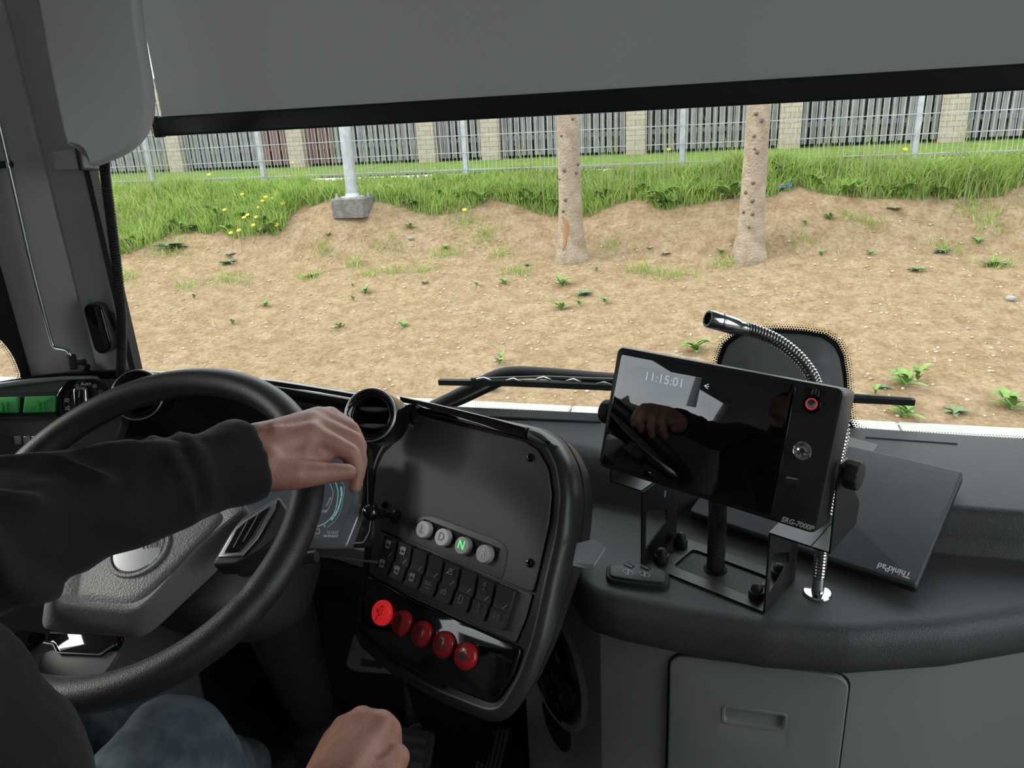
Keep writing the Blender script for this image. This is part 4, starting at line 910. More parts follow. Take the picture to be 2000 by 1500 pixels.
# black rounded sensor housing at the glass
fs = Fr(on_ws(1528, 760, .012), (0, -1, .10), (1, 0, 0))
sp = [(1408, 845), (1406, 740), (1410, 704), (1421, 676), (1444, 658), (1476, 651), (1520, 650), (1570, 653), (1606, 660), (1628, 676), (1640, 700), (1646, 735), (1650, 790), (1656, 850)]
p2 = rpoly([fs.uv(fs.px(*q)) for q in sp], .006, 3)
sh = thing('sensor_housing', 'black rounded housing at the windscreen behind the monitor', 'housing', fs.p(0, -.06))
def toward(p2, k):
    cx = sum(p[0] for p in p2)/len(p2); cy = min(p[1] for p in p2); return [(cx+(x-cx)*k, cy+(y-cy)*k) for x, y in p2]
bm = B(); loft(bm, [[fs.p(x, y, h) for x, y in toward(p2, k)] for k, h in ((1.0, -.004), (1.0, .002), (.975, .010), (.93, .018), (.86, .027), (.80, .034), (.76, .046), (.70, .055), (.55, .060))]); mk('cover', bm, M_louv, sh, smooth=70)
# cabinet under the shelf
cab = thing('cabinet', 'grey cabinet under the right-hand shelf', 'cabinet', (.3, .95, 0))
def cy_(x): return pw(FR_, x) + .022
xc = -.150; yc = cy_(xc)
wd_ = V((-.64, .77, 0)).normalized(); we = V((xc, yc, 0)) + wd_*.26
plan = [(we.x+.12, we.y+.02), (we.x, we.y), (xc-.02, yc+.024), (xc-.006, yc+.009)] + [(x, cy_(x)) for x in [-.14+.04*i for i in range(29)]] + [(.99, 1.235), (.8, 1.28), (.5, 1.31), (-.2, 1.31)]
bm = B(); loft(bm, [[V((x, y, z)) for x, y in plan] for z in (.0, .672)]); mk('carcass', bm, M_cab, cab, smooth=25)
ztp = U(1480, 1302, y=cy_(.07)).z; x0 = U(1306, 1400, y=cy_(-.02)).x; x1 = U(1650, 1400, y=cy_(.17)).x; xm = (x0+x1)/2; wW = x1-x0; hH = ztp-.03; zm = .03+hH/2
def onc(x, z, o): return V((x, cy_(x)-o, z))
hx, hz = U(1473, 1398, y=cy_(.06)).x-xm, U(1473, 1398, y=cy_(.06)).z-zm
def ringd(w, h, r, cx, cz, o): return [onc(xm+cx+a, zm+cz+b, o) for a, b in rr2(w, h, r, 6)]
bm = B(); loft(bm, [ringd(wW+.006, hH+.006, .026, 0, 0, k) for k in (-.004, .0012)]); mk('door_gap', bm, M_hole, cab, smooth=30)
R0 = ringd(wW, hH, .024, 0, 0, 0); R1 = ringd(.082, .028, .004, hx, hz, 0)
rings = [ringd(wW, hH, .024, 0, 0, .0), ringd(wW, hH, .024, 0, 0, .005)]
A0 = ringd(wW-.004, hH-.004, .022, 0, 0, 0); 
for t_ in (0, .15, .3, .45, .6, .75, .9, 1.0):
    rr_ = []
    for a, b in zip(A0, R1): q = a.lerp(b, t_); rr_.append(onc(q.x, q.z, .0065))
    rings.append(rr_)
rings += [ringd(.078, .024, .004, hx, hz, .0055), ringd(.066, .018, .003, hx-.002, hz+.002, -.014)]
bm = B(); loft(bm, rings); dr = mk('door', bm, M_cab, cab, smooth=30)
bm = B(); loft(bm, [ringd(.086, .032, .006, hx, hz, .006), ringd(.085, .031, .006, hx, hz, .0075), ringd(.079, .025, .004, hx, hz, .0075), ringd(.078, .024, .004, hx, hz, .005)], cap=False); mk('handle_recess', bm, M_cab, dr, smooth=30)
CN = V((-wd_.y, wd_.x, 0)); CN = CN if CN.y < 0 else -CN
FCH = Fr(V((xc, yc, .3))+wd_*.12, CN)
c_ = FCH.px(1080, 1288); f = FCH.at(c_); f = Fr(c_, CN)
bm = B(); lathe(bm, [(.118, .0), (.118, .004), (.112, .008), (.104, .006)], f, 48, cap=False); lsp = mk('loudspeaker', bm, M_cab, cab)
bm = B(); lathe(bm, [(.104, .001), (.104, .006), (.096, .010), (.088, .006), (.080, -.004), (.04, -.004)], f, 48); mk('speaker_ring', bm, M_gloss, lsp)
bm = B(); lathe(bm, [(.05, -.003), (.048, .006), (.03, .010)], f, 32)
for k in range(8):
    a = k*pi/4; ff = f.rot(a); box(bm, ff.p(.064, 0, .003), (.036, .008, .008), ff)
mk('speaker_grille', bm, M_gloss, lsp)
c_ = FCH.px(1088, 1408); f = Fr(c_, CN)
bm = B(); lathe(bm, [(.050, 0), (.050, .004), (.045, .006), (.043, .003), (.041, .003), (.040, .006), (.038, .007)], f, 40); mk('round_plug', bm, M_gloss, cab)

# things on the shelf
us = Fr(U(1246, 1128, z=ZS), (0, 0, 1), (.86, -.50, 0))
p2 = rpoly([us.uv(us.px(*q)) for q in ((1186, 1111), (1250, 1108), (1304, 1124), (1304, 1152), (1250, 1148), (1187, 1138))], .010)
ub = thing('usb_socket', 'black double charging socket plate beside the monitor bracket', 'socket', us.p(0, 0))
bm = B(); plate(bm, us, offp(p2, .002), 0, .007, .002); mk('rim', bm, M_rubber, ub)
bm = B(); plate(bm, us, offp(p2, -.003), .006, .0095, .002); fpl = mk('face_plate', bm, M_matte, ub)
for qx, qy in ((1229, 1116), (1261, 1120)):
    c_ = us.px(qx, qy); f = us.at(c_); bm = B(); box(bm, f.p(0, 0, .0094), (.014, .009, .001), f); mk('usb_port', bm, M_hole, ub); 
    bm = B(); box(bm, f.p(0, -.001, .010), (.011, .003, .0012), f); mk('port_tongue', bm, M_satin, ub)
for qx, qy in ((1227, 1129), (1259, 1133)):
    f = us.at(us.px(qx, qy)); bm = B(); q_ = rr2(.015, .009, .003, 3); ribbon(bm, f, [q_], .0009, .0100, closed=True); ribbon(bm, f, [[(-.003, .003), (.001, 0), (-.001, 0), (.003, -.003)]], .0009, .0100); mk('charge_symbol', bm, M_white, fpl, smooth=0, weld=False)
# grey flap peeking out behind the console
bm = B(); A_ = [U(1125, 1066, d=1.0), U(1158, 1058, d=.985), U(1183, 1072, d=.97)]; Bp = [U(1118, 1105, d=.965), U(1150, 1112, d=.955), U(1160, 1108, d=.95)]
loft(bm, [[a for a in A_]+[b for b in Bp[::-1]], [a+V((0, .004, .002)) for a in A_]+[b+V((0, .004, .002)) for b in Bp[::-1]]]); tag(mk('vinyl_flap', bm, M_flap, bev=.0015), 'grey padded vinyl flap peeking out right of the control console', 'flap')
# paper under the laptop
LP0 = V((-.0245, 1.078, ZS+.009)); lu = V((.2715, .9325, ZS+.009))-LP0; LW = lu.length; lu.normalize(); lv_ = V((.096, .19, .078)); lv_ = (lv_-lu*lv_.dot(lu)).normalized(); ln_ = lu.cross(lv_)
f = Fr(LP0, ln_, lu)
PB_ = [f.p(-.045, .045, -.002), f.p(.10, .03, -.002), f.p(.12, .27, .0), f.p(-.03, .28, .0)]
bm = B(); prism(bm, [f.p(-.075, .02, -.0012), f.p(.16, .004, -.0012), f.p(.20, .262, -.0012), f.p(-.045, .28, -.0012)], ln_*.0008); tag(mk('paper_sheet', bm, M_paper), 'white paper sheet under the laptop, mostly hidden', 'paper')
lap = thing('laptop', 'closed dark laptop leaning on the dashboard step', 'laptop', f.p(LW/2, .11))
LD = .228; o2 = [(x+LW/2, y+LD/2) for x, y in rr2(LW, LD, .006, 4)]
bm = B(); plate(bm, f, o2, 0, .009, .0015); mk('base', bm, M_powder, lap)
bm = B(); plate(bm, f, offp(o2, -.0005), .0094, .0165, .002); ld = mk('lid', bm, M_laptop, lap)
q_ = f.uv(f.at(f.p(0, 0, .0165)).px(1746, 1113)) if False else None
ft = Fr(f.p(0, 0, .0165), ln_, lu); c_ = ft.px(1746, 1114)
text('logo_lettering', 'ThinkPad', .0155, Fr(c_, ln_, -lu), M_white, lap, h=.0004, sx=.72, bold=.0003)
bm = B(); lathe(bm, [(.0011, 0), (.0011, .0006)], Fr(c_+lu*.011-ln_*0+lv_*(-.0055), ln_), 10); mk('logo_dot', bm, M_redlit, lap)

# ================================================================== MONITOR ON ITS BRACKET
S_ = 1.12
MC = [EYE+(V(p)-EYE)*S_ for p in ((-.1128, .8725, 1.0842), (.1275, .7508, 1.0838), (.1065, .7115, .9388), (-.1338, .8335, .9385))]
mu = (MC[1]-MC[0]+MC[2]-MC[3]).normalized(); mu.z = 0; mu.normalize(); mn = (-(MC[0]-MC[3]+MC[1]-MC[2]).cross(mu)).normalized(); mn = mn if mn.y < 0 else -mn
M = Fr((MC[0]+MC[1]+MC[2]+MC[3])/4, mn, mu)
mon = thing('monitor', 'black vehicle monitor with dark glass screen on a bracket', 'monitor', M.p(0, -.08, -.04))
MW, MH = .3035, .1705
mo = rr2(MW, MH, .010, 5)
bm = B(); loft(bm, [[M.p(x, y, h) for x, y in offp(mo, o_)] for h, o_ in ((-.052, -.012), (-.050, -.004), (-.046, -.002), (-.006, 0), (-.0015, -.0015), (0, -.004))]); mk('case', bm, M_powder, mon, smooth=35)
def mpl(bm, pts, h0, h1, r=0, rd=None): return plx(M, bm, pts, h0, h1, r, rd)
bm = B(); mpl(bm, [(1215, 688), (1556, 751), (1507, 1007), (1174, 905)], -.0005, .0012, .0008, .007); gl = mk('screen_glass', bm, M_glassblk, mon)
M_lcd = mat('lit screen image', (.004, .004, .005), .02, spec=1.0, emit=((.5, .55, .62), .03)); M_lcdt = mat('lit screen text', (.1, .1, .11), .3, emit=((.7, .78, .9), .55))
bm = B(); mpl(bm, [(1231, 712), (1372, 738), (1360, 796), (1216, 770)], .0013, .0015); mk('screen_tile', bm, M_lcd, gl, smooth=0)
uq = (M.px(1340, 752)-M.px(1255, 735)); 
text('screen_clock', '11:15:01', .0165, M.at(M.px(1298, 742)), M_lcdt, gl, h=.0018, sx=1.06)
bm = B(); q_ = V(M.uv(M.px(1380, 754))); ribbon(bm, M, [[(q_.x+.003, q_.y+.003), (q_.x-.002, q_.y), (q_.x+.003, q_.y-.003)], [(q_.x-.002, q_.y), (q_.x+.004, q_.y)]], .0009, .0018); mk('arrow_icon', bm, M_lcdt, gl, smooth=0, weld=False)
def mf(x, y): return M.at(M.px(x, y))
f = mf(1587, 789); bm = B(); lathe(bm, [(.0105, -.002), (.0105, .003), (.0098, .0042), (.0075, .0042), (.0070, .003)], f, 32); pb = mk('power_button', bm, M_gloss, mon)
bm = B(); lathe(bm, [(.0066, .0030), (.0066, .0040), (.0054, .0040), (.0054, .003)], f, 32, cap=False); mk('light_ring', bm, M_ringred, pb, label='red lit ring')
bm = B(); lathe(bm, [(.0052, .002), (.0052, .0040), (.0, .0037)], f, 32, cap=False); mk('button_cap', bm, M_chrome, pb)
for q in ((1579, 763), (1605, 767)): bm = B(); lathe(bm, [(.0042, -.001), (.0042, .0004)], mf(*q), 18); mk('sensor_hole', bm, M_hole, mon)
f = mf(1593, 768); bm = B(); ribbon(bm, f, [arc(.004, 130, 410, 16), [(0, .0005), (0, .0052)]], .0009, .0005); mk('power_symbol', bm, M_dim, mon, smooth=0, weld=False)
f = mf(1568, 881); bm = B(); lathe(bm, [(.0110, -.001), (.0110, .0025), (.0098, .0035), (.0085, .002), (.0062, .0015), (.0058, .003), (.0035, .0036), (.003, .002)], f, 32); mk('key_socket', bm, M_chrome, mon)
bm = B(); mpl(bm, [(1536, 928), (1562, 934), (1557, 955), (1531, 949)], -.001, .0018, .0006, .002); us2 = mk('usb_cover', bm, M_powder, mon)
bm = B(); mpl(bm, [(1537, 930), (1559, 934), (1558, 937), (1536, 933)], .0017, .0022); mk('pull_tab', bm, M_dim, us2)
bm = B(); c_ = V(M.uv(M.px(1545, 990)))
for i in range(-6, 7):
    for j in range(-6, 7):
        x, y = .0030*(i+.5*(j % 2)), .0028*j
        if x*x+y*y < .0168**2: face(bm, [M.p(c_.x+x+.00085*cos(k*pi/4), c_.y+y+.00085*sin(k*pi/4), .0003) for k in range(8)])
mk('speaker_holes', bm, M_hole, mon, smooth=0, weld=False)
text('model_lettering', 'SRG-7000P', .0088, mf(1557, 1023), M_white, mon, h=.0006, sx=.92, shear=.25, bold=.0003)
# yoke and bracket
brk = thing('monitor_bracket', 'black sheet-metal bracket with domed bolts carrying the monitor', 'bracket', U(1390, 1120, z=ZS))
nh = V((mn.x, mn.y, 0)).normalized(); bu = V((-nh.y, nh.x, 0)); bu = bu if bu.x > 0 else -bu
FB = Fr(U(1372, 1155, z=ZS+.001), (0, 0, 1), bu)        # v points away from the viewer
bl = FB.uv(FB.px(1250, 1102)); brr = FB.uv(FB.px(1495, 1198)); bbr = FB.uv(FB.px(1552, 1131)); bbl = FB.uv(FB.px(1322, 1047))
xl, xr = bl[0], (brr[0]+bbr[0])/2; y0_, y1_ = (bl[1]+brr[1])/2, (bbr[1]+bbl[1])/2
TH = .0025
outer = [(xl, y0_), (xr, y0_), (xr, y1_), (xl, y1_)]
holep = rpoly([(xl+.042, y0_+.020), (xr-.030, y0_+.020), (xr-.030, y1_-.020), (xl+.042, y1_-.020)], .008, 4)
def dense(p2, n): 
    L = []; m = len(p2)
    for i in range(m):
        a, b = V(p2[i]), V(p2[(i+1) % m])
        for k in range(n): q = a.lerp(b, k/n); L.append((q.x, q.y))
    return L
oo = dense(outer, 5); 
oo = oo[5:]+oo[:5]   # match the start corner of the hole outline
def match(o_, h_):
    cx = sum(p[0] for p in h_)/len(h_); cy = sum(p[1] for p in h_)/len(h_); out = []
    for x, y in h_:
        dx, dy = x-cx, y-cy; sx_ = ((xr if dx > 0 else xl)-cx)/dx if abs(dx) > 1e-9 else 1e9; sy_ = ((y1_ if dy > 0 else y0_)-cy)/dy if abs(dy) > 1e-9 else 1e9
        k = min(sx_, sy_); out.append((cx+dx*k, cy+dy*k))
    return out
def ringpts(p2, h): return [FB.p(x, y, h) for x, y in p2]
# insert exact corners by snapping the nearest outline point to each corner
mo_ = match(outer, dense(holep, 2)); hp_ = dense(holep, 2)
for c in outer:
    i = min(range(len(mo_)), key=lambda k: (mo_[k][0]-c[0])**2+(mo_[k][1]-c[1])**2); mo_[i] = c
bm = B(); loft(bm, [ringpts(mo_, 0), ringpts(mo_, TH), ringpts(hp_, TH), ringpts(hp_, 0)], loop=True); mk('base_plate', bm, M_powder, brk, smooth=30)
LH_ = .122
def side(x, sgn, zt):
    ff = Fr(FB.p(x, y0_, 0), bu*sgn, V((0, 0, 1)).cross(bu)*1 if False else FB.v)     # u = away from viewer
    d = y1_-y0_
    up = V((0, 0, 1)); P = lambda a, b, h: FB.p(x, y0_, 0) + FB.v*a + up*b + bu*h
    o_ = [(0, 0), (d, 0), (d, zt-.03), (d-.01, zt), (0, zt)]
    h_ = [(.010, .02), (d*.70, .02+.022), (d*.70, .058), (.016, zt-.035), (.010, zt-.038)]
    bm = B(); loft(bm, [[P(a, b, 0) for a, b in o_], [P(a, b, TH) for a, b in o_], [P(a, b, TH) for a, b in h_], [P(a, b, 0) for a, b in h_]], loop=True)
    lg = mk('bracket_leg', bm, M_powder, brk, smooth=30)
    bm = B(); q = P(d*.62, zt-.028, TH/2); fq = Fr(q, bu, FB.v); plate(bm, fq, rr2(.005, .011, .0024, 4), -TH/2-.0004, TH/2+.0004); mk('leg_slot', bm, M_dim, lg)
    # outward flange at the top
    bm = B(); bx_ = [P(.0, zt, 0), P(d-.01, zt, 0), P(d-.01, zt, 0)+bu*(.052*sgn), P(.0, zt, 0)+bu*(.052*sgn)]; prism(bm, bx_, up*TH); mk('top_flange', bm, M_powder, brk)
zt = .118
side(xl, -1, zt); side(xr-TH, 1, zt)
# yoke arms from the flanges up to the pivot knobs
kc = {}
for sgn, xx in ((-1, xl-.052), (1, xr+.052)):
    side_x = (MW/2+.004)*sgn
    base = FB.p(xx, y0_, zt); d = y1_-y0_-.01
    piv = M.p(side_x, -.012, -.034)
    hx_ = bu.dot(piv-base)
    A1 = [base, base+FB.v*d, base+FB.v*(d+.004)+V((0, 0, .03)), piv+FB.v*.016+V((0, 0, -.01))+bu*0, piv+FB.v*.012+V((0, 0, .014)), piv-FB.v*.010+V((0, 0, .014)), piv-FB.v*.016+V((0, 0, -.012)), base+V((0, 0, .03))]
    def flat(p): return p + bu*(bu.dot(piv-p))
    A1 = [flat(p) for p in A1]
    bm = B(); prism(bm, A1, bu*(TH*sgn)); mk('yoke_arm', bm, M_powder, brk, bev=.0006)
    bm = B(); prism(bm, [FB.p(xx-.001*sgn, y0_, zt), FB.p(xx-.001*sgn, y0_+d, zt), flat(base+FB.v*d), flat(base)], V((0, 0, TH))); mk('lower_flange', bm, M_powder, brk)
    f = Fr(piv+bu*(TH*sgn), bu*sgn); bm = B()
    prof = [(.006, 0), (.0065, .003), (.0165, .004), (.0172, .006), (.0172, .017), (.0160, .019), (.012, .0195)]
    rings = []
    for r_, h in prof: rings.append([f.p(r_*(1+(.02*cos(12*2*pi*k/72) if r_ > .0165 else 0))*cos(2*pi*k/72), r_*(1+(.02*cos(12*2*pi*k/72) if r_ > .0165 else 0))*sin(2*pi*k/72), h) for k in range(72)])
    loft(bm, rings); mk('pivot_knob', bm, M_rubber, brk, smooth=50)
for q in ((1329, 1066), (1292, 1097), (1477, 1168), (1520, 1128)):
    f = Fr(FB.px(*q, TH), (0, 0, 1)); bm = B(); lathe(bm, [(.0105, 0), (.0105, .009), (.0102, .010), (.0082, .0105), (.0078, .014), (.006, .018), (.003, .0202), (.0005, .0206)], f, 24); mk('domed_bolt', bm, M_gloss if False else M_black, brk)
for q in ((1312, 1081), (1490, 1149)):
    bm = B(); lathe(bm, [(.0042, 0), (.0042, .0006)], Fr(FB.px(*q, TH), (0, 0, 1)), 16); mk('plate_hole', bm, M_hole, brk)
# braided cable up to the monitor
c0 = U(1397, 1112, z=ZS)
bm = B(); lathe(bm, [(.0165, .0), (.0165, .0012)], Fr(c0+V((0, 0, .0004)), (0, 0, 1)), 24); ho = mk('cable_hole', bm, M_hole, shelf)
M_braid = mat('braided cable sleeve', (.02, .02, .021), .45)
t = M_braid.node_tree; tc = t.nodes.new('ShaderNodeTexCoord'); ck = t.nodes.new('ShaderNodeTexChecker'); ck.inputs['Scale'].default_value = 420; ck.inputs['Color1'].default_value = (.006, .006, .006, 1); ck.inputs['Color2'].default_value = (.07, .07, .072, 1)
t.links.new(tc.outputs['Object'], ck.inputs['Vector']); t.links.new(ck.outputs['Color'], t.nodes['Principled BSDF'].inputs['Base Color'])
bm = B(); top_ = M.p(-.002, -.05, -.050); tube(bm, spline([c0+V((0, 0, -.002)), c0+V((.0, .002, .05)), V((c0.x*.8+top_.x*.2, c0.y*.6+top_.y*.4, .84)), top_], 8), .0125, 16); tag(mk('braided_cable', bm, M_braid, smooth=180), 'black braided cable rising from the shelf to the monitor', 'cable')

# ================================================================== GOOSENECK MICROPHONE
mb = U(1596, 1160, z=ZS)
mic = thing('gooseneck_microphone', 'chrome gooseneck microphone standing behind the monitor', 'microphone', mb)
bm = B(); lathe(bm, [(.0185, 0), (.0185, .0022), (.017, .004), (.0085, .005), (.0082, .012), (.0074, .014), (.0074, .026), (.0066, .028)], Fr(mb, (0, 0, 1)), 32); mk('base_flange', bm, M_chrome, mic)
neck = spline([mb+V((0, 0, .026)), mb+V((.001, .004, .09)), mb+V((.006, .010, .17)), mb+V((.010, .008, .25)), U(1601, 765, d=.97), U(1580, 724, d=.965), U(1551, 690, d=.96), U(1515, 664, d=.955), U(1478, 648, d=.948), U(1448, 640, d=.94)], 26)
bm = B(); P, T, X = frames_along(neck); rings = []; acc = 0
for i in range(len(P)-1):
    n_ = max(2, int((P[i+1]-P[i]).length/.0009))
    for k in range(n_):
        t_ = k/n_; p = P[i].lerp(P[i+1], t_); x = X[i][0].lerp(X[i+1][0], t_).normalized(); y = X[i][1].lerp(X[i+1][1], t_).normalized(); acc += (P[i+1]-P[i]).length/n_
        q = .0078+.0011*cos(acc*2*pi/.0046); rings.append([p+x*(q*cos(2*pi*j/14))+y*(q*sin(2*pi*j/14)) for j in range(14)])
loft(bm, rings); mk('spiral_neck', bm, M_neck, mic, smooth=180)
he, h0 = U(1382, 622, d=.925), U(1452, 641, d=.941); ax_ = (he-h0); HL = ax_.length; f = Fr(h0, ax_)
bm = B(); lathe(bm, [(.0075, -.004), (.0085, .002), (.0088, .008), (.0112, .013), (.0112, HL*.62), (.0106, HL*.625), (.0106, HL*.65), (.0112, HL*.655), (.0106, HL*.68), (.0112, HL*.685), (.0112, HL*.97), (.0104, HL), (.0078, HL), (.0076, HL-.004)], f, 40, cap=False); mk('microphone_head', bm, M_neck, mic)
bm = B(); lathe(bm, [(.0077, HL-.005), (.0, HL-.006)], f, 24, cap=False); mk('microphone_mesh', bm, M_hole, mic)

# ================================================================== WIPER OUTSIDE THE GLASS
yw = 1.385
wip = thing('windscreen_wiper', 'black windscreen wiper lying across the bottom of the windscreen', 'wiper', U(900, 780, y=yw))
bm = B(); tube(bm, spline([U(800, 815, y=yw), U(860, 787, y=yw), U(925, 755, y=yw+.01), U(965, 735, y=yw+.015), U(1000, 727, y=yw+.015), U(1060, 729, y=yw+.015), U(1190, 740, y=yw+.012), U(1330, 752, y=yw+.01)], 6), lambda s: .0125, 14); mk('wiper_arm', bm, M_rubber, wip)
bm = B(); tube(bm, [U(870, 796, y=yw+.03), U(905, 782, y=yw+.03), U(980, 747, y=yw+.035), U(1190, 752, y=yw+.03)], .008, 10); mk('second_arm', bm, M_rubber, wip)
def strip3(P_, hw, th, name, m, par):
    bm = B(); rings = []
    for p in P_: rings.append([p+V((0, -th, -hw)), p+V((0, th, -hw)), p+V((0, th, hw)), p+V((0, -th, hw))])
    loft(bm, rings); return mk(name, bm, m, par)
yb_ = yw-.012
strip3([U(858, 746, y=yb_), U(1000, 748, y=yb_), U(1190, 756, y=yb_), U(1450, 768, y=yb_), U(1660, 779, y=yb_), U(1786, 785, y=yb_)], .0055, .006, 'wiper_blade', M_rubber, wip)
bm = B(); tube(bm, [U(920, 740, y=yb_), U(1060, 736, y=yb_), U(1200, 741, y=yb_), U(1560, 764, y=yb_), U(1780, 779, y=yb_)], .003, 8); mk('blade_bow', bm, M_satin, wip)
bm = B()
for x, y in ((945, 741), (1003, 743), (1062, 740), (1120, 744), (1180, 750)): tube(bm, [U(x-14, y, y=yb_-.002), U(x, y-3, y=yb_-.004), U(x+14, y+2, y=yb_-.002)], .0028, 6)
mk('blade_clips', bm, M_silver, wip)

# ================================================================== STEERING WHEEL
WC = V((-.679, .66, .911)); WTH, WPS = radians(31.2), .076; WR = .215; RIMR = .0200
W = Fr(WC, (sin(WPS)*sin(WTH), -cos(WPS)*sin(WTH), cos(WTH)), (cos(WPS), sin(WPS), 0))
whl = thing('steering_wheel', 'black leather steering wheel with a grey hub cover', 'steering wheel', WC - W.n*.1)
bm = B(); rings = []
for i in range(120):
    a = 2*pi*i/120; e = W.u*cos(a)+W.v*sin(a); r_ = RIMR*(1.05 if abs(((a*180/pi)-(-28)+180) % 360-180) < 1.2 else 1)
    r_ = RIMR*(.93 if min(abs((a*180/pi-q+180) % 360-180) for q in (332, 208)) < 1.6 else 1)
    rings.append([WC + e*(WR+r_*cos(2*pi*k/22)) + W.n*(r_*sin(2*pi*k/22)) for k in range(22)])
loft(bm, rings, loop=True); mk('rim', bm, M_leather, whl, smooth=60)
HB = W.at(W.p(0, 0, -.050))
def hp(pts): return [HB.uv(HB.px(*q)) for q in pts]
HK = W.at(W.p(0, 0, -.094))
hub_s = rpoly([HK.uv(HK.px(*q)) for q in ((82, 1230), (90, 1170), (104, 1105), (190, 1010), (320, 950), (450, 965), (505, 1015), (425, 1108), (300, 1226), (270, 1246))], .014, 4)
hub_r = rpoly(hp([(112, 1182), (114, 1140), (124, 1100), (200, 1005), (330, 948), (455, 962), (484, 992), (392, 1068), (300, 1170), (264, 1198)]), .014, 4)
hub_i = rpoly(hp([(148, 1170), (150, 1140), (156, 1108), (215, 1035), (325, 985), (420, 990), (438, 1008), (369, 1082), (284, 1163), (250, 1178)]), .012, 4)
bm = B()
loft(bm, [[HK.p(x, y, -.02) for x, y in offp(hub_s, -.012)], [HK.p(x, y, -.006) for x, y in offp(hub_s, -.002)], [HK.p(x, y, .002) for x, y in hub_s]] + [[HK.p(*a, .002).lerp(HB.p(*b, -.002), t_) for a, b in zip(hub_s, hub_r)] for t_ in (.5, .92)] + [[HB.p(x, y, h) for x, y in P_] for P_, h in ((offp(hub_r, -.001), .0), (offp(hub_r, -.004), .0015), (offp(hub_i, .005), -.003), (hub_i, -.0045), (offp(hub_i, -.005), -.001), (offp(hub_i, -.010), .0))]); mk('hub_cover', bm, M_hub, whl, smooth=45)
f = HB.at(HB.px(272, 1072)); er = .0335
bm = B(); lathe(bm, [(er+.008, -.003), (er+.006, .0035), (er+.002, .0035), (er+.001, .0)], f, 48); mk('emblem_ring', bm, M_hub, whl)
bm = B(); lathe(bm, [(er, -.001), (er, .0015), (er*.96, .003), (0, .0042)], f, 48, cap=False); em = mk('emblem', bm, M_silver, whl)
bm = B()
for k, r_ in enumerate((.009, .014, .019, .024, .028)): ribbon(bm, f, [arc(r_, 12, 168, 20, 0, -.003)], .0013, .0046)
mk('emblem_arcs', bm, M_hole, em, smooth=0, weld=False)
# right spoke with button trim, hidden left spoke the same
def mirror(p2): return [(-x, y) for x, y in p2]
sp_o = hp([(420, 1112), (455, 1050), (480, 1018), (552, 978), (572, 1010), (560, 1050), (520, 1082), (470, 1110)])
tr_o = hp([(436, 1098), (468, 1042), (486, 1026), (548, 988), (545, 1004), (512, 1062), (482, 1096)])
tr_i = hp([(448, 1092), (472, 1046), (488, 1032), (536, 1002), (505, 1058), (478, 1089)])
for fn in (lambda p: p, mirror):
    bm = B(); plate(bm, HB, rpoly(fn(sp_o), .006), -.015, .012, .004); spk = mk('spoke', bm, M_black, whl)
    bm = B(); plate(bm, HB, fn(tr_o), .011, .0150, .0015); mk('spoke_trim', bm, M_silver, spk, label='silver spoke trim')
    bm = B(); plate(bm, HB, fn(tr_i), .0145, .0165, .001); mk('spoke_buttons', bm, M_gloss, spk)
    q = [V(p) for p in fn(tr_i)]
    bm = B(); 
    for t_ in (.33, .66): a_, b_2 = q[0].lerp(q[3], t_), q[5].lerp(q[4], t_) if False else q[5].lerp(q[3], t_); ribbon(bm, HB, [[tuple(q[1].lerp(q[3], t_)), tuple(q[0].lerp(q[4], t_))]], .0014, .0168)
    mk('button_gaps', bm, M_silver, spk, smooth=0, weld=False)
# lower spoke: clear trim and grey tongue
HL_ = W.at(W.p(0, 0, -.062))
def hl(pts): return [HL_.uv(HL_.px(*q)) for q in pts]
bm = B(); plate(bm, HL_, rpoly(hl([(90, 1282), (110, 1272), (245, 1276), (232, 1300), (205, 1335), (150, 1352), (70, 1350)]), .006), -.006, .010, .003); mk('lower_spoke', bm, M_satin, whl)
bm = B(); plate(bm, HL_, rpoly(hl([(98, 1264), (108, 1240), (246, 1246), (238, 1268), (214, 1284), (206, 1288), (126, 1284), (118, 1268)]), .003), .002, .013, .003); mk('lower_spoke_trim', bm, M_gloss, whl, label='glossy lower spoke trim')
bm = B(); tube(bm, [HL_.p(*q, .014) for q in hl([(99, 1264), (118, 1267), (126, 1283), (206, 1287), (214, 1283), (236, 1268)])], .0013, 6); mk('trim_edge', bm, M_chrome, whl)
# column and its boot
col = thing('steering_column', 'dark steering column shroud below the wheel', 'steering column', W.p(0, 0, -.3))
bm = B(); ca = [W.p(0, 0, -.118), W.p(0, -.005, -.17)]
def sq(c, w_, h_, r_, f): return [c + f.u*a + f.v*b for a, b in rr2(w_, h_, r_, 5)]
loft(bm, [sq(W.p(0, 0, -.120), .11, .13, .04, W), sq(W.p(.0, .01, -.15), .17, .17, .05, W), sq(W.p(.02, .03, -.24), .20, .19, .06, W), sq(W.p(.03, .05, -.31), .15, .15, .05, W)]); mk('upper_shroud', bm, M_matte, col, smooth=50)
p0, p1 = W.p(.03, .05, -.30), U(610, 1395, z=.10)
bm = B(); tube(bm, spline([p0, p0.lerp(p1, .5)+V((0, .0, .0)), p1], 8), lambda t_: .062-.012*t_, 20); mk('lower_tube', bm, M_matte, col)
bm = B(); fb_ = Fr(V((p1.x, p1.y, 0)), (0, 0, 1)); lathe(bm, [(.10, 0), (.098, .012), (.085, .018), (.088, .03), (.074, .036), (.077, .05), (.064, .056), (.067, .07), (.055, .078), (.055, .11)], fb_, 28); mk('rubber_boot', bm, M_rubber, col)
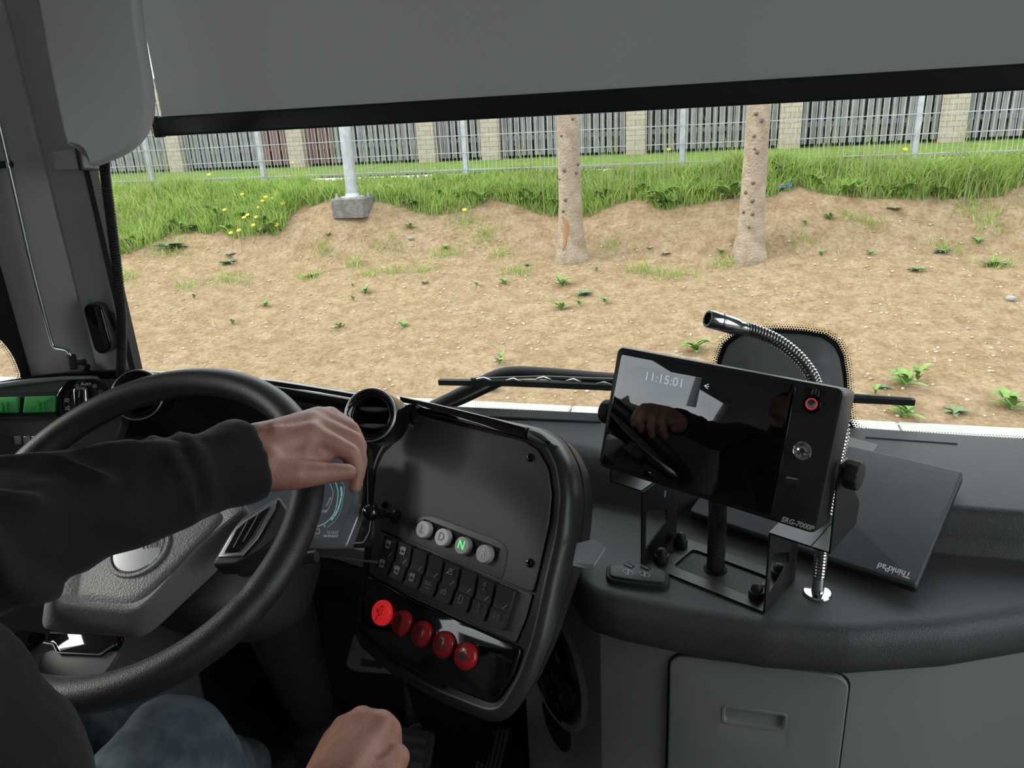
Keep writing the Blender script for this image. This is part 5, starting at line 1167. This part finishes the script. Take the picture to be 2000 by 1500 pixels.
for sgn, px_ in ((1, (500, 1238)), (-1, None)):
    bm = B(); a_ = W.p(.07*sgn, .0, -.145); tube(bm, [a_, W.p(.13*sgn, .012, -.135), W.p(.185*sgn, .02, -.125)], lambda t_: .011-.003*t_, 12); mk('stalk', bm, M_matte, col)
# pedals
pf = Fr(U(966, 1462, z=.10), (-.22, -.66, .72)); ap = thing('accelerator_pedal', 'ribbed accelerator pedal right on the cab floor', 'pedal', V((pf.o.x, pf.o.y+.05, 0)))
p2 = rpoly([pf.uv(pf.px(*q)) for q in ((948, 1416), (997, 1416), (1001, 1432), (968, 1560), (912, 1560), (938, 1432))], .008)
bm = B(); plate(bm, pf, p2, -.012, 0, .003); mk('pedal_plate', bm, M_rubber, ap)
for k in range(6):
    x0_, x1_ = 945+9.2*k, 920+8.2*k; bm = B(); plx(pf, bm, [(x0_, 1421), (x0_+6, 1421), (x1_+5, 1552), (x1_, 1552)], 0, .004, .001); mk('tread_rib', bm, M_pedal, ap)
bm = B(); lo_ = pf.p(0, -.10, -.010); tube(bm, [pf.px(975, 1430, -.012), V((pf.o.x+.05, pf.o.y+.10, .12)), V((pf.o.x+.06, pf.o.y+.16, .02))], .012, 8); mk('pedal_arm', bm, M_matte, ap)
bm = B(); tube(bm, [pf.px(935, 1560, -.012), V((pf.px(935, 1560).x, pf.px(935, 1560).y, .0))], .012, 8); mk('pedal_hinge', bm, M_matte, ap)
bf = Fr(U(810, 1465, z=.10), (-.05, -.62, .78)); bpd = thing('brake_pedal', 'wide grooved brake pedal behind the lower hand', 'pedal', V((bf.o.x, bf.o.y+.05, 0)))
bm = B(); plx(bf, bm, [(775, 1416), (846, 1428), (848, 1440), (826, 1560), (740, 1560), (752, 1440)], -.012, 0, .003, .008); mk('pedal_plate', bm, M_satin, bpd)
for k in range(5): bm = B(); y = 1432+24*k; plx(bf, bm, [(772-6*k, y), (836-5*k, y+9), (834-5*k, y+22), (768-6*k, y+14)], 0, .004, .0015, .004); mk('tread_block', bm, M_pedal, bpd)
bm = B(); tube(bm, spline([bf.px(808, 1425, -.010), U(806, 1410, y=bf.o.y+.06), U(800, 1350, y=1.20), V((-.60, 1.2, .60))], 5), .017, 10); mk('pedal_arm', bm, M_satin, bpd)
bm = B(); tube(bm, [bf.p(0, -.08, -.012), V((bf.o.x, bf.o.y+.02, 0))], .012, 8); mk('pedal_hinge', bm, M_matte, bpd)

# ================================================================== DRIVER
M_skin = mat('skin', (.31, .145, .10), .48, bump=('n', 330, .45, .0012), var=(34, (.42, .215, .16), .35, .7))
M_skin.node_tree.nodes['Principled BSDF'].inputs['Subsurface Weight'].default_value = .08; M_skin.node_tree.nodes['Principled BSDF'].inputs['Subsurface Radius'].default_value = (.008, .003, .002)
M_jacket = mat('black softshell cloth', (.013, .0115, .0125), .9, spec=.3, bump=('n', 1400, .3, .0004))
M_jacket.node_tree.nodes['Principled BSDF'].inputs['Sheen Weight'].default_value = .06
M_jeans = mat('blue denim', (.060, .078, .095), .9, bump=('n', 900, .4, .0005), var=(26, (.14, .17, .195), .4, .7))
M_hair = mat('short dark hair', (.03, .024, .02), .8, bump=('n', 300, .8, .004))
def cap_seg(bm, a, ra, b, rb_, seg=16):
    a, b = V(a), V(b); d = (b-a); L = d.length; d = d.normalized() if L > 1e-6 else V((0, 0, 1)); f = Fr(a, d); pr = []
    for k in range(6): t_ = pi/2*k/5; pr.append((max(1e-5, ra*sin(t_)), -ra*cos(t_)))
    for k in range(6): t_ = pi/2*k/5; pr.append((max(1e-5, rb_*cos(t_)), L+rb_*sin(t_)))
    lathe(bm, pr, f, seg)
def chain(bm, pts):
    for (a, ra), (b, rb_) in zip(pts, pts[1:]): cap_seg(bm, a, ra, b, rb_)
def flesh(name, bm, m, par, vox, sm=6, fac=.5, disp=None):
    o = mk(name, bm, m, par, smooth=180, weld=False)
    r = o.modifiers.new('remesh', 'REMESH'); r.mode = 'VOXEL'; r.voxel_size = vox; r.use_smooth_shade = True
    s_ = o.modifiers.new('smooth', 'SMOOTH'); s_.iterations = sm; s_.factor = fac
    for i, (sc_2, st) in enumerate(disp or []):
        tx = bpy.data.textures.new(name+'_folds', 'CLOUDS'); tx.noise_scale = sc_2; d_2 = o.modifiers.new('folds', 'DISPLACE'); d_2.texture = tx; d_2.strength = st; d_2.mid_level = .5; d_2.texture_coords = 'LOCAL'
    return o
drv = thing('person', 'driver in black jacket and jeans, left hand resting on the wheel', 'person', (-.68, .05, 0))
bm = B()
# left arm and hand on top of the rim
LSH, LEL = V((-.86, .10, 1.14)), V((-.665, .385, 1.015))
wr = U(512, 888, d=.842)
chain(bm, [(LSH, .06), (LEL, .045), (wr-(wr-LEL)*.06, .031)])
def hand(bm, pts):
    for ch in pts: chain(bm, ch)
q = lambda x, y, d: U(x, y, d=d)
# knuckles: index, middle, ring, little
K1, K2, K3, K4 = q(606, 848, .878), q(606, 826, .899), q(622, 814, .918), q(645, 812, .934)
hand(bm, [
    [(q(505, 868, .850), .026), (q(512, 905, .832), .027)],
    [(q(508, 870, .850), .027), (K2, .0155)], [(q(508, 885, .842), .028), (K1, .0165)], [(q(508, 905, .834), .026), (q(575, 900, .858), .020), (K1, .0155)],
    [(q(515, 870, .86), .024), (K3, .0135)], [(q(520, 872, .868), .022), (K4, .0125)], [(K1, .0148), (K2, .0142), (K3, .0128), (K4, .0115)],
    [(q(560, 880, .880), .020), (q(620, 850, .91), .014)],
    [(K1, .0152), (q(684, 884, .893), .0118), (q(697, 922, .893), .0102), (q(693, 950, .888), .0088)],
    [(K2, .0142), (q(692, 860, .917), .0115), (q(703, 900, .922), .0100), (q(698, 934, .918), .0086)],
    [(K3, .0130), (q(686, 838, .938), .0108), (q(703, 872, .946), .0096), (q(699, 905, .944), .0084)],
    [(K4, .0112), (q(680, 828, .952), .0092), (q(694, 855, .960), .0084), (q(693, 882, .960), .0074)],
    [(q(520, 918, .832), .024), (q(575, 926, .838), .0185), (q(635, 924, .853), .0128), (q(680, 922, .864), .0100)],
    [(q(540, 925, .838), .021), (q(600, 918, .858), .015)], [(q(575, 900, .862), .020), (q(632, 893, .882), .011)],
])
# tendons on the back of the hand
for a, b in ((q(535, 852, .842), K1), (q(532, 842, .85), K2), (q(535, 838, .856), K3)): chain(bm, [(a+V((0, 0, .006)), .006), (b+V((0, 0, .006)), .0075)])
# right arm and fist at the bottom of the picture
RSH, RM, RM2, REL = V((-.56, .07, 1.14)), U(-105, 1365, d=.58), U(0, 1500, d=.60), U(60, 1760, d=.62)
rw = q(640, 1580, .70)
chain(bm, [(RSH, .06), (RM, .05), (REL, .045), (rw, .032)])
J1, J2, J3, J4 = q(742, 1418, .752), q(706, 1408, .775), q(672, 1422, .792), q(650, 1445, .800)
hand(bm, [
    [(rw, .032), (q(655, 1540, .715), .031)], [(q(650, 1545, .71), .031), (J1, .0165)], [(q(645, 1540, .72), .030), (J2, .0155)], [(q(635, 1540, .73), .027), (J3, .0140)], [(q(625, 1545, .74), .024), (J4, .0125)],
    [(J1, .0155), (J2, .0145), (J3, .0130), (J4, .012)], [(q(690, 1480, .735), .026), (q(720, 1440, .748), .018)],
    [(J1, .0165), (q(757, 1428, .768), .0150), (q(765, 1462, .788), .0118), (q(742, 1482, .780), .0105)],
    [(J2, .0150), (q(738, 1424, .798), .0125), (q(752, 1462, .808), .0108), (q(730, 1478, .80), .0095)],
    [(J3, .0132), (q(705, 1432, .815), .0112), (q(722, 1470, .822), .0098), (q(705, 1485, .815), .009)],
    [(J4, .0118), (q(676, 1450, .820), .0100), (q(690, 1485, .825), .0088)],
    [(q(690, 1540, .705), .024), (q(745, 1520, .715), .0185), (q(775, 1480, .735), .0135), (q(757, 1462, .750), .0120)],
])
for a, b in ((q(680, 1520, .69), J1), (q(655, 1510, .70), J2)): chain(bm, [(a, .006), (b-FW*.008, .007)])
# trunk, neck, head
chain(bm, [(V((-.69, .03, .60)), .13), (V((-.69, .05, .85)), .135), (V((-.69, .04, 1.08)), .12), (V((-.69, .03, 1.2)), .065), (V((-.69, .06, 1.30)), .055)])
chain(bm, [(LSH, .06), (V((-.69, .04, 1.12)), .09), (RSH, .06)])
HC = V((-.69, .085, 1.42)); chain(bm, [(HC+V((0, -.02, .03)), .085), (HC+V((0, .02, .02)), .078), (HC+V((0, .045, -.06)), .05)])
chain(bm, [(HC+V((0, .095, .02)), .010), (HC+V((0, .112, -.012)), .013)]); chain(bm, [(HC+V((-.022, .085, -.052)), .009), (HC+V((.022, .085, -.052)), .009)])
for s_ in (-1, 1): chain(bm, [(HC+V((s_*.032, .083, .022)), .013), (HC+V((s_*.034, .080, .020)), .012)]); chain(bm, [(HC+V((s_*.082, -.005, .02)), .012), (HC+V((s_*.085, -.01, -.02)), .010)])
# legs inside the jeans
RK_ = U(335, 1478, d=.93); LK_ = V((-.90, .60, .58))
for hip, kn_, ft_ in ((V((-.60, .06, .56)), RK_, V((-.64, .74, .09))), (V((-.78, .06, .56)), LK_, V((-.90, .98, .09)))):
    chain(bm, [(hip, .08), (kn_, .052), (ft_, .035)])
body = flesh('body', bm, M_skin, drv, .0030, 5, .5)
# jacket
bm = B()
cuff = wr.lerp(LEL, .03)
chain(bm, [(LSH, .085), (LEL.lerp(LSH, .4), .076), (LEL, .071), (LEL.lerp(cuff, .3), .061), (LEL.lerp(cuff, .62), .049), (LEL.lerp(cuff, .85), .047)])
fcf = Fr(cuff, (cuff-LEL)); lathe(bm, [(.042, -.05), (.048, -.04), (.0485, -.012), (.048, .0), (.038, .0)], fcf, 28)
axs = [(LSH, .085), (LEL.lerp(LSH, .4), .076), (LEL, .071), (LEL.lerp(cuff, .3), .066), (LEL.lerp(cuff, .62), .053), (LEL.lerp(cuff, .85), .0455)]
def slv(t_, th, k=.0005):
    "point on the sleeve: t along the arm, th round it (0 = facing the camera, 90 = top)"
    x = t_*(len(axs)-1); i = min(int(x), len(axs)-2); c = axs[i][0].lerp(axs[i+1][0], x-i); r_ = axs[i][1]+(axs[i+1][1]-axs[i][1])*(x-i)
    a_ = (axs[i+1][0]-axs[i][0]).normalized(); e1 = (EYE-c); e1 = (e1-a_*e1.dot(a_)).normalized(); e2 = a_.cross(e1); e2 = e2 if e2.z > 0 else -e2
    return c+(e1*cos(radians(th))+e2*sin(radians(th)))*(r_+k)
for t0, h0_, t1, h1_, rr0 in ((.36, 120, .46, -60, .011), (.44, 115, .56, -30, .010), (.50, 100, .90, 40, .009), (.42, 60, .62, 20, .008), (.52, -10, .62, -80, .009), (.62, 110, .74, 20, .007), (.30, 100, .38, -60, .010), (.86, 100, .90, -60, .004), (.93, 110, .95, -70, .004)):
    chain(bm, [(slv(t0+(t1-t0)*k/9, h0_+(h1_-h0_)*k/9), rr0*1.15*(.45+.55*sin(pi*k/9))) for k in range(10)])
chain(bm, [(RSH, .085), (RM, .062), (RM2, .062), (REL, .064), (REL.lerp(rw, .5), .056), (REL.lerp(rw, .74), .046)])
chain(bm, [(V((-.69, .04, .56)), .16), (V((-.69, .07, .72)), .17), (V((-.69, .06, .95)), .165), (V((-.69, .04, 1.10)), .13)])
chain(bm, [(LSH, .085), (V((-.69, .04, 1.12)), .11), (RSH, .085)])
cap_seg(bm, V((-.69, .035, 1.2)), .078, V((-.69, .045, 1.24)), .074)
jk = flesh('jacket', bm, M_jacket, drv, .0048, 5, .5, [(.10, .022), (.045, .008)])
# jeans
bm = B()
for hip, kn_, ft_ in ((V((-.60, .06, .56)), RK_, V((-.64, .74, .12))), (V((-.78, .06, .56)), LK_, V((-.90, .98, .12)))):
    chain(bm, [(hip, .105), (hip.lerp(kn_, .5), .088), (hip.lerp(kn_, .85), .080), (kn_, .074), (kn_.lerp(ft_, .3), .066), (ft_, .056)])
cap_seg(bm, V((-.60, .04, .57)), .12, V((-.78, .04, .57)), .12)
flesh('jeans', bm, M_jeans, drv, .005, 5, .5, [(.05, .008)])
for x, y in ((-.64, .74), (-.90, .98)):
    bm = B(); rings = []
    for t_, w_, h_ in ((-.09, .03, .05), (-.06, .038, .10), (0, .04, .115), (.06, .045, .075), (.12, .047, .055), (.17, .035, .04), (.185, .015, .02)):
        rings.append([V((x+a, y+t_, max(.0, b+h_/2))) for a, b in rr2(w_*2, h_, min(w_, h_/2)*.8, 4)])
    loft(bm, rings); mk('shoe', bm, M_rubber, drv, smooth=60)
bm = B(); cap_seg(bm, HC+V((0, -.03, .045)), .088, HC+V((0, .0, .06)), .082); flesh('hair', bm, M_hair, drv, .006, 3)
# seat
st_ = thing('cab_chair', 'dark driver chair under the person, outside the picture', 'chair', (-.69, -.1, 0))
bm = B(); box(bm, (-.69, .12, .40), (.48, .50, .12)); mk('cushion', bm, M_matte, st_, bev=.03, seg=4)
bm = B(); loft(bm, [[V((-.69+a, yy-.0+0, zz)) for a in (-.22, .22)] + [V((-.69+a, yy-.12, zz)) for a in (.22, -.22)] for yy, zz in ((-.17, .42), (-.20, .8), (-.24, 1.2))]); mk('backrest', bm, M_matte, st_, bev=.03, seg=4)
bm = B(); lathe(bm, [(.16, 0), (.15, .03), (.08, .06), (.08, .34)], Fr((-.69, .08, 0), (0, 0, 1)), 24); mk('pedestal', bm, M_matte, st_)
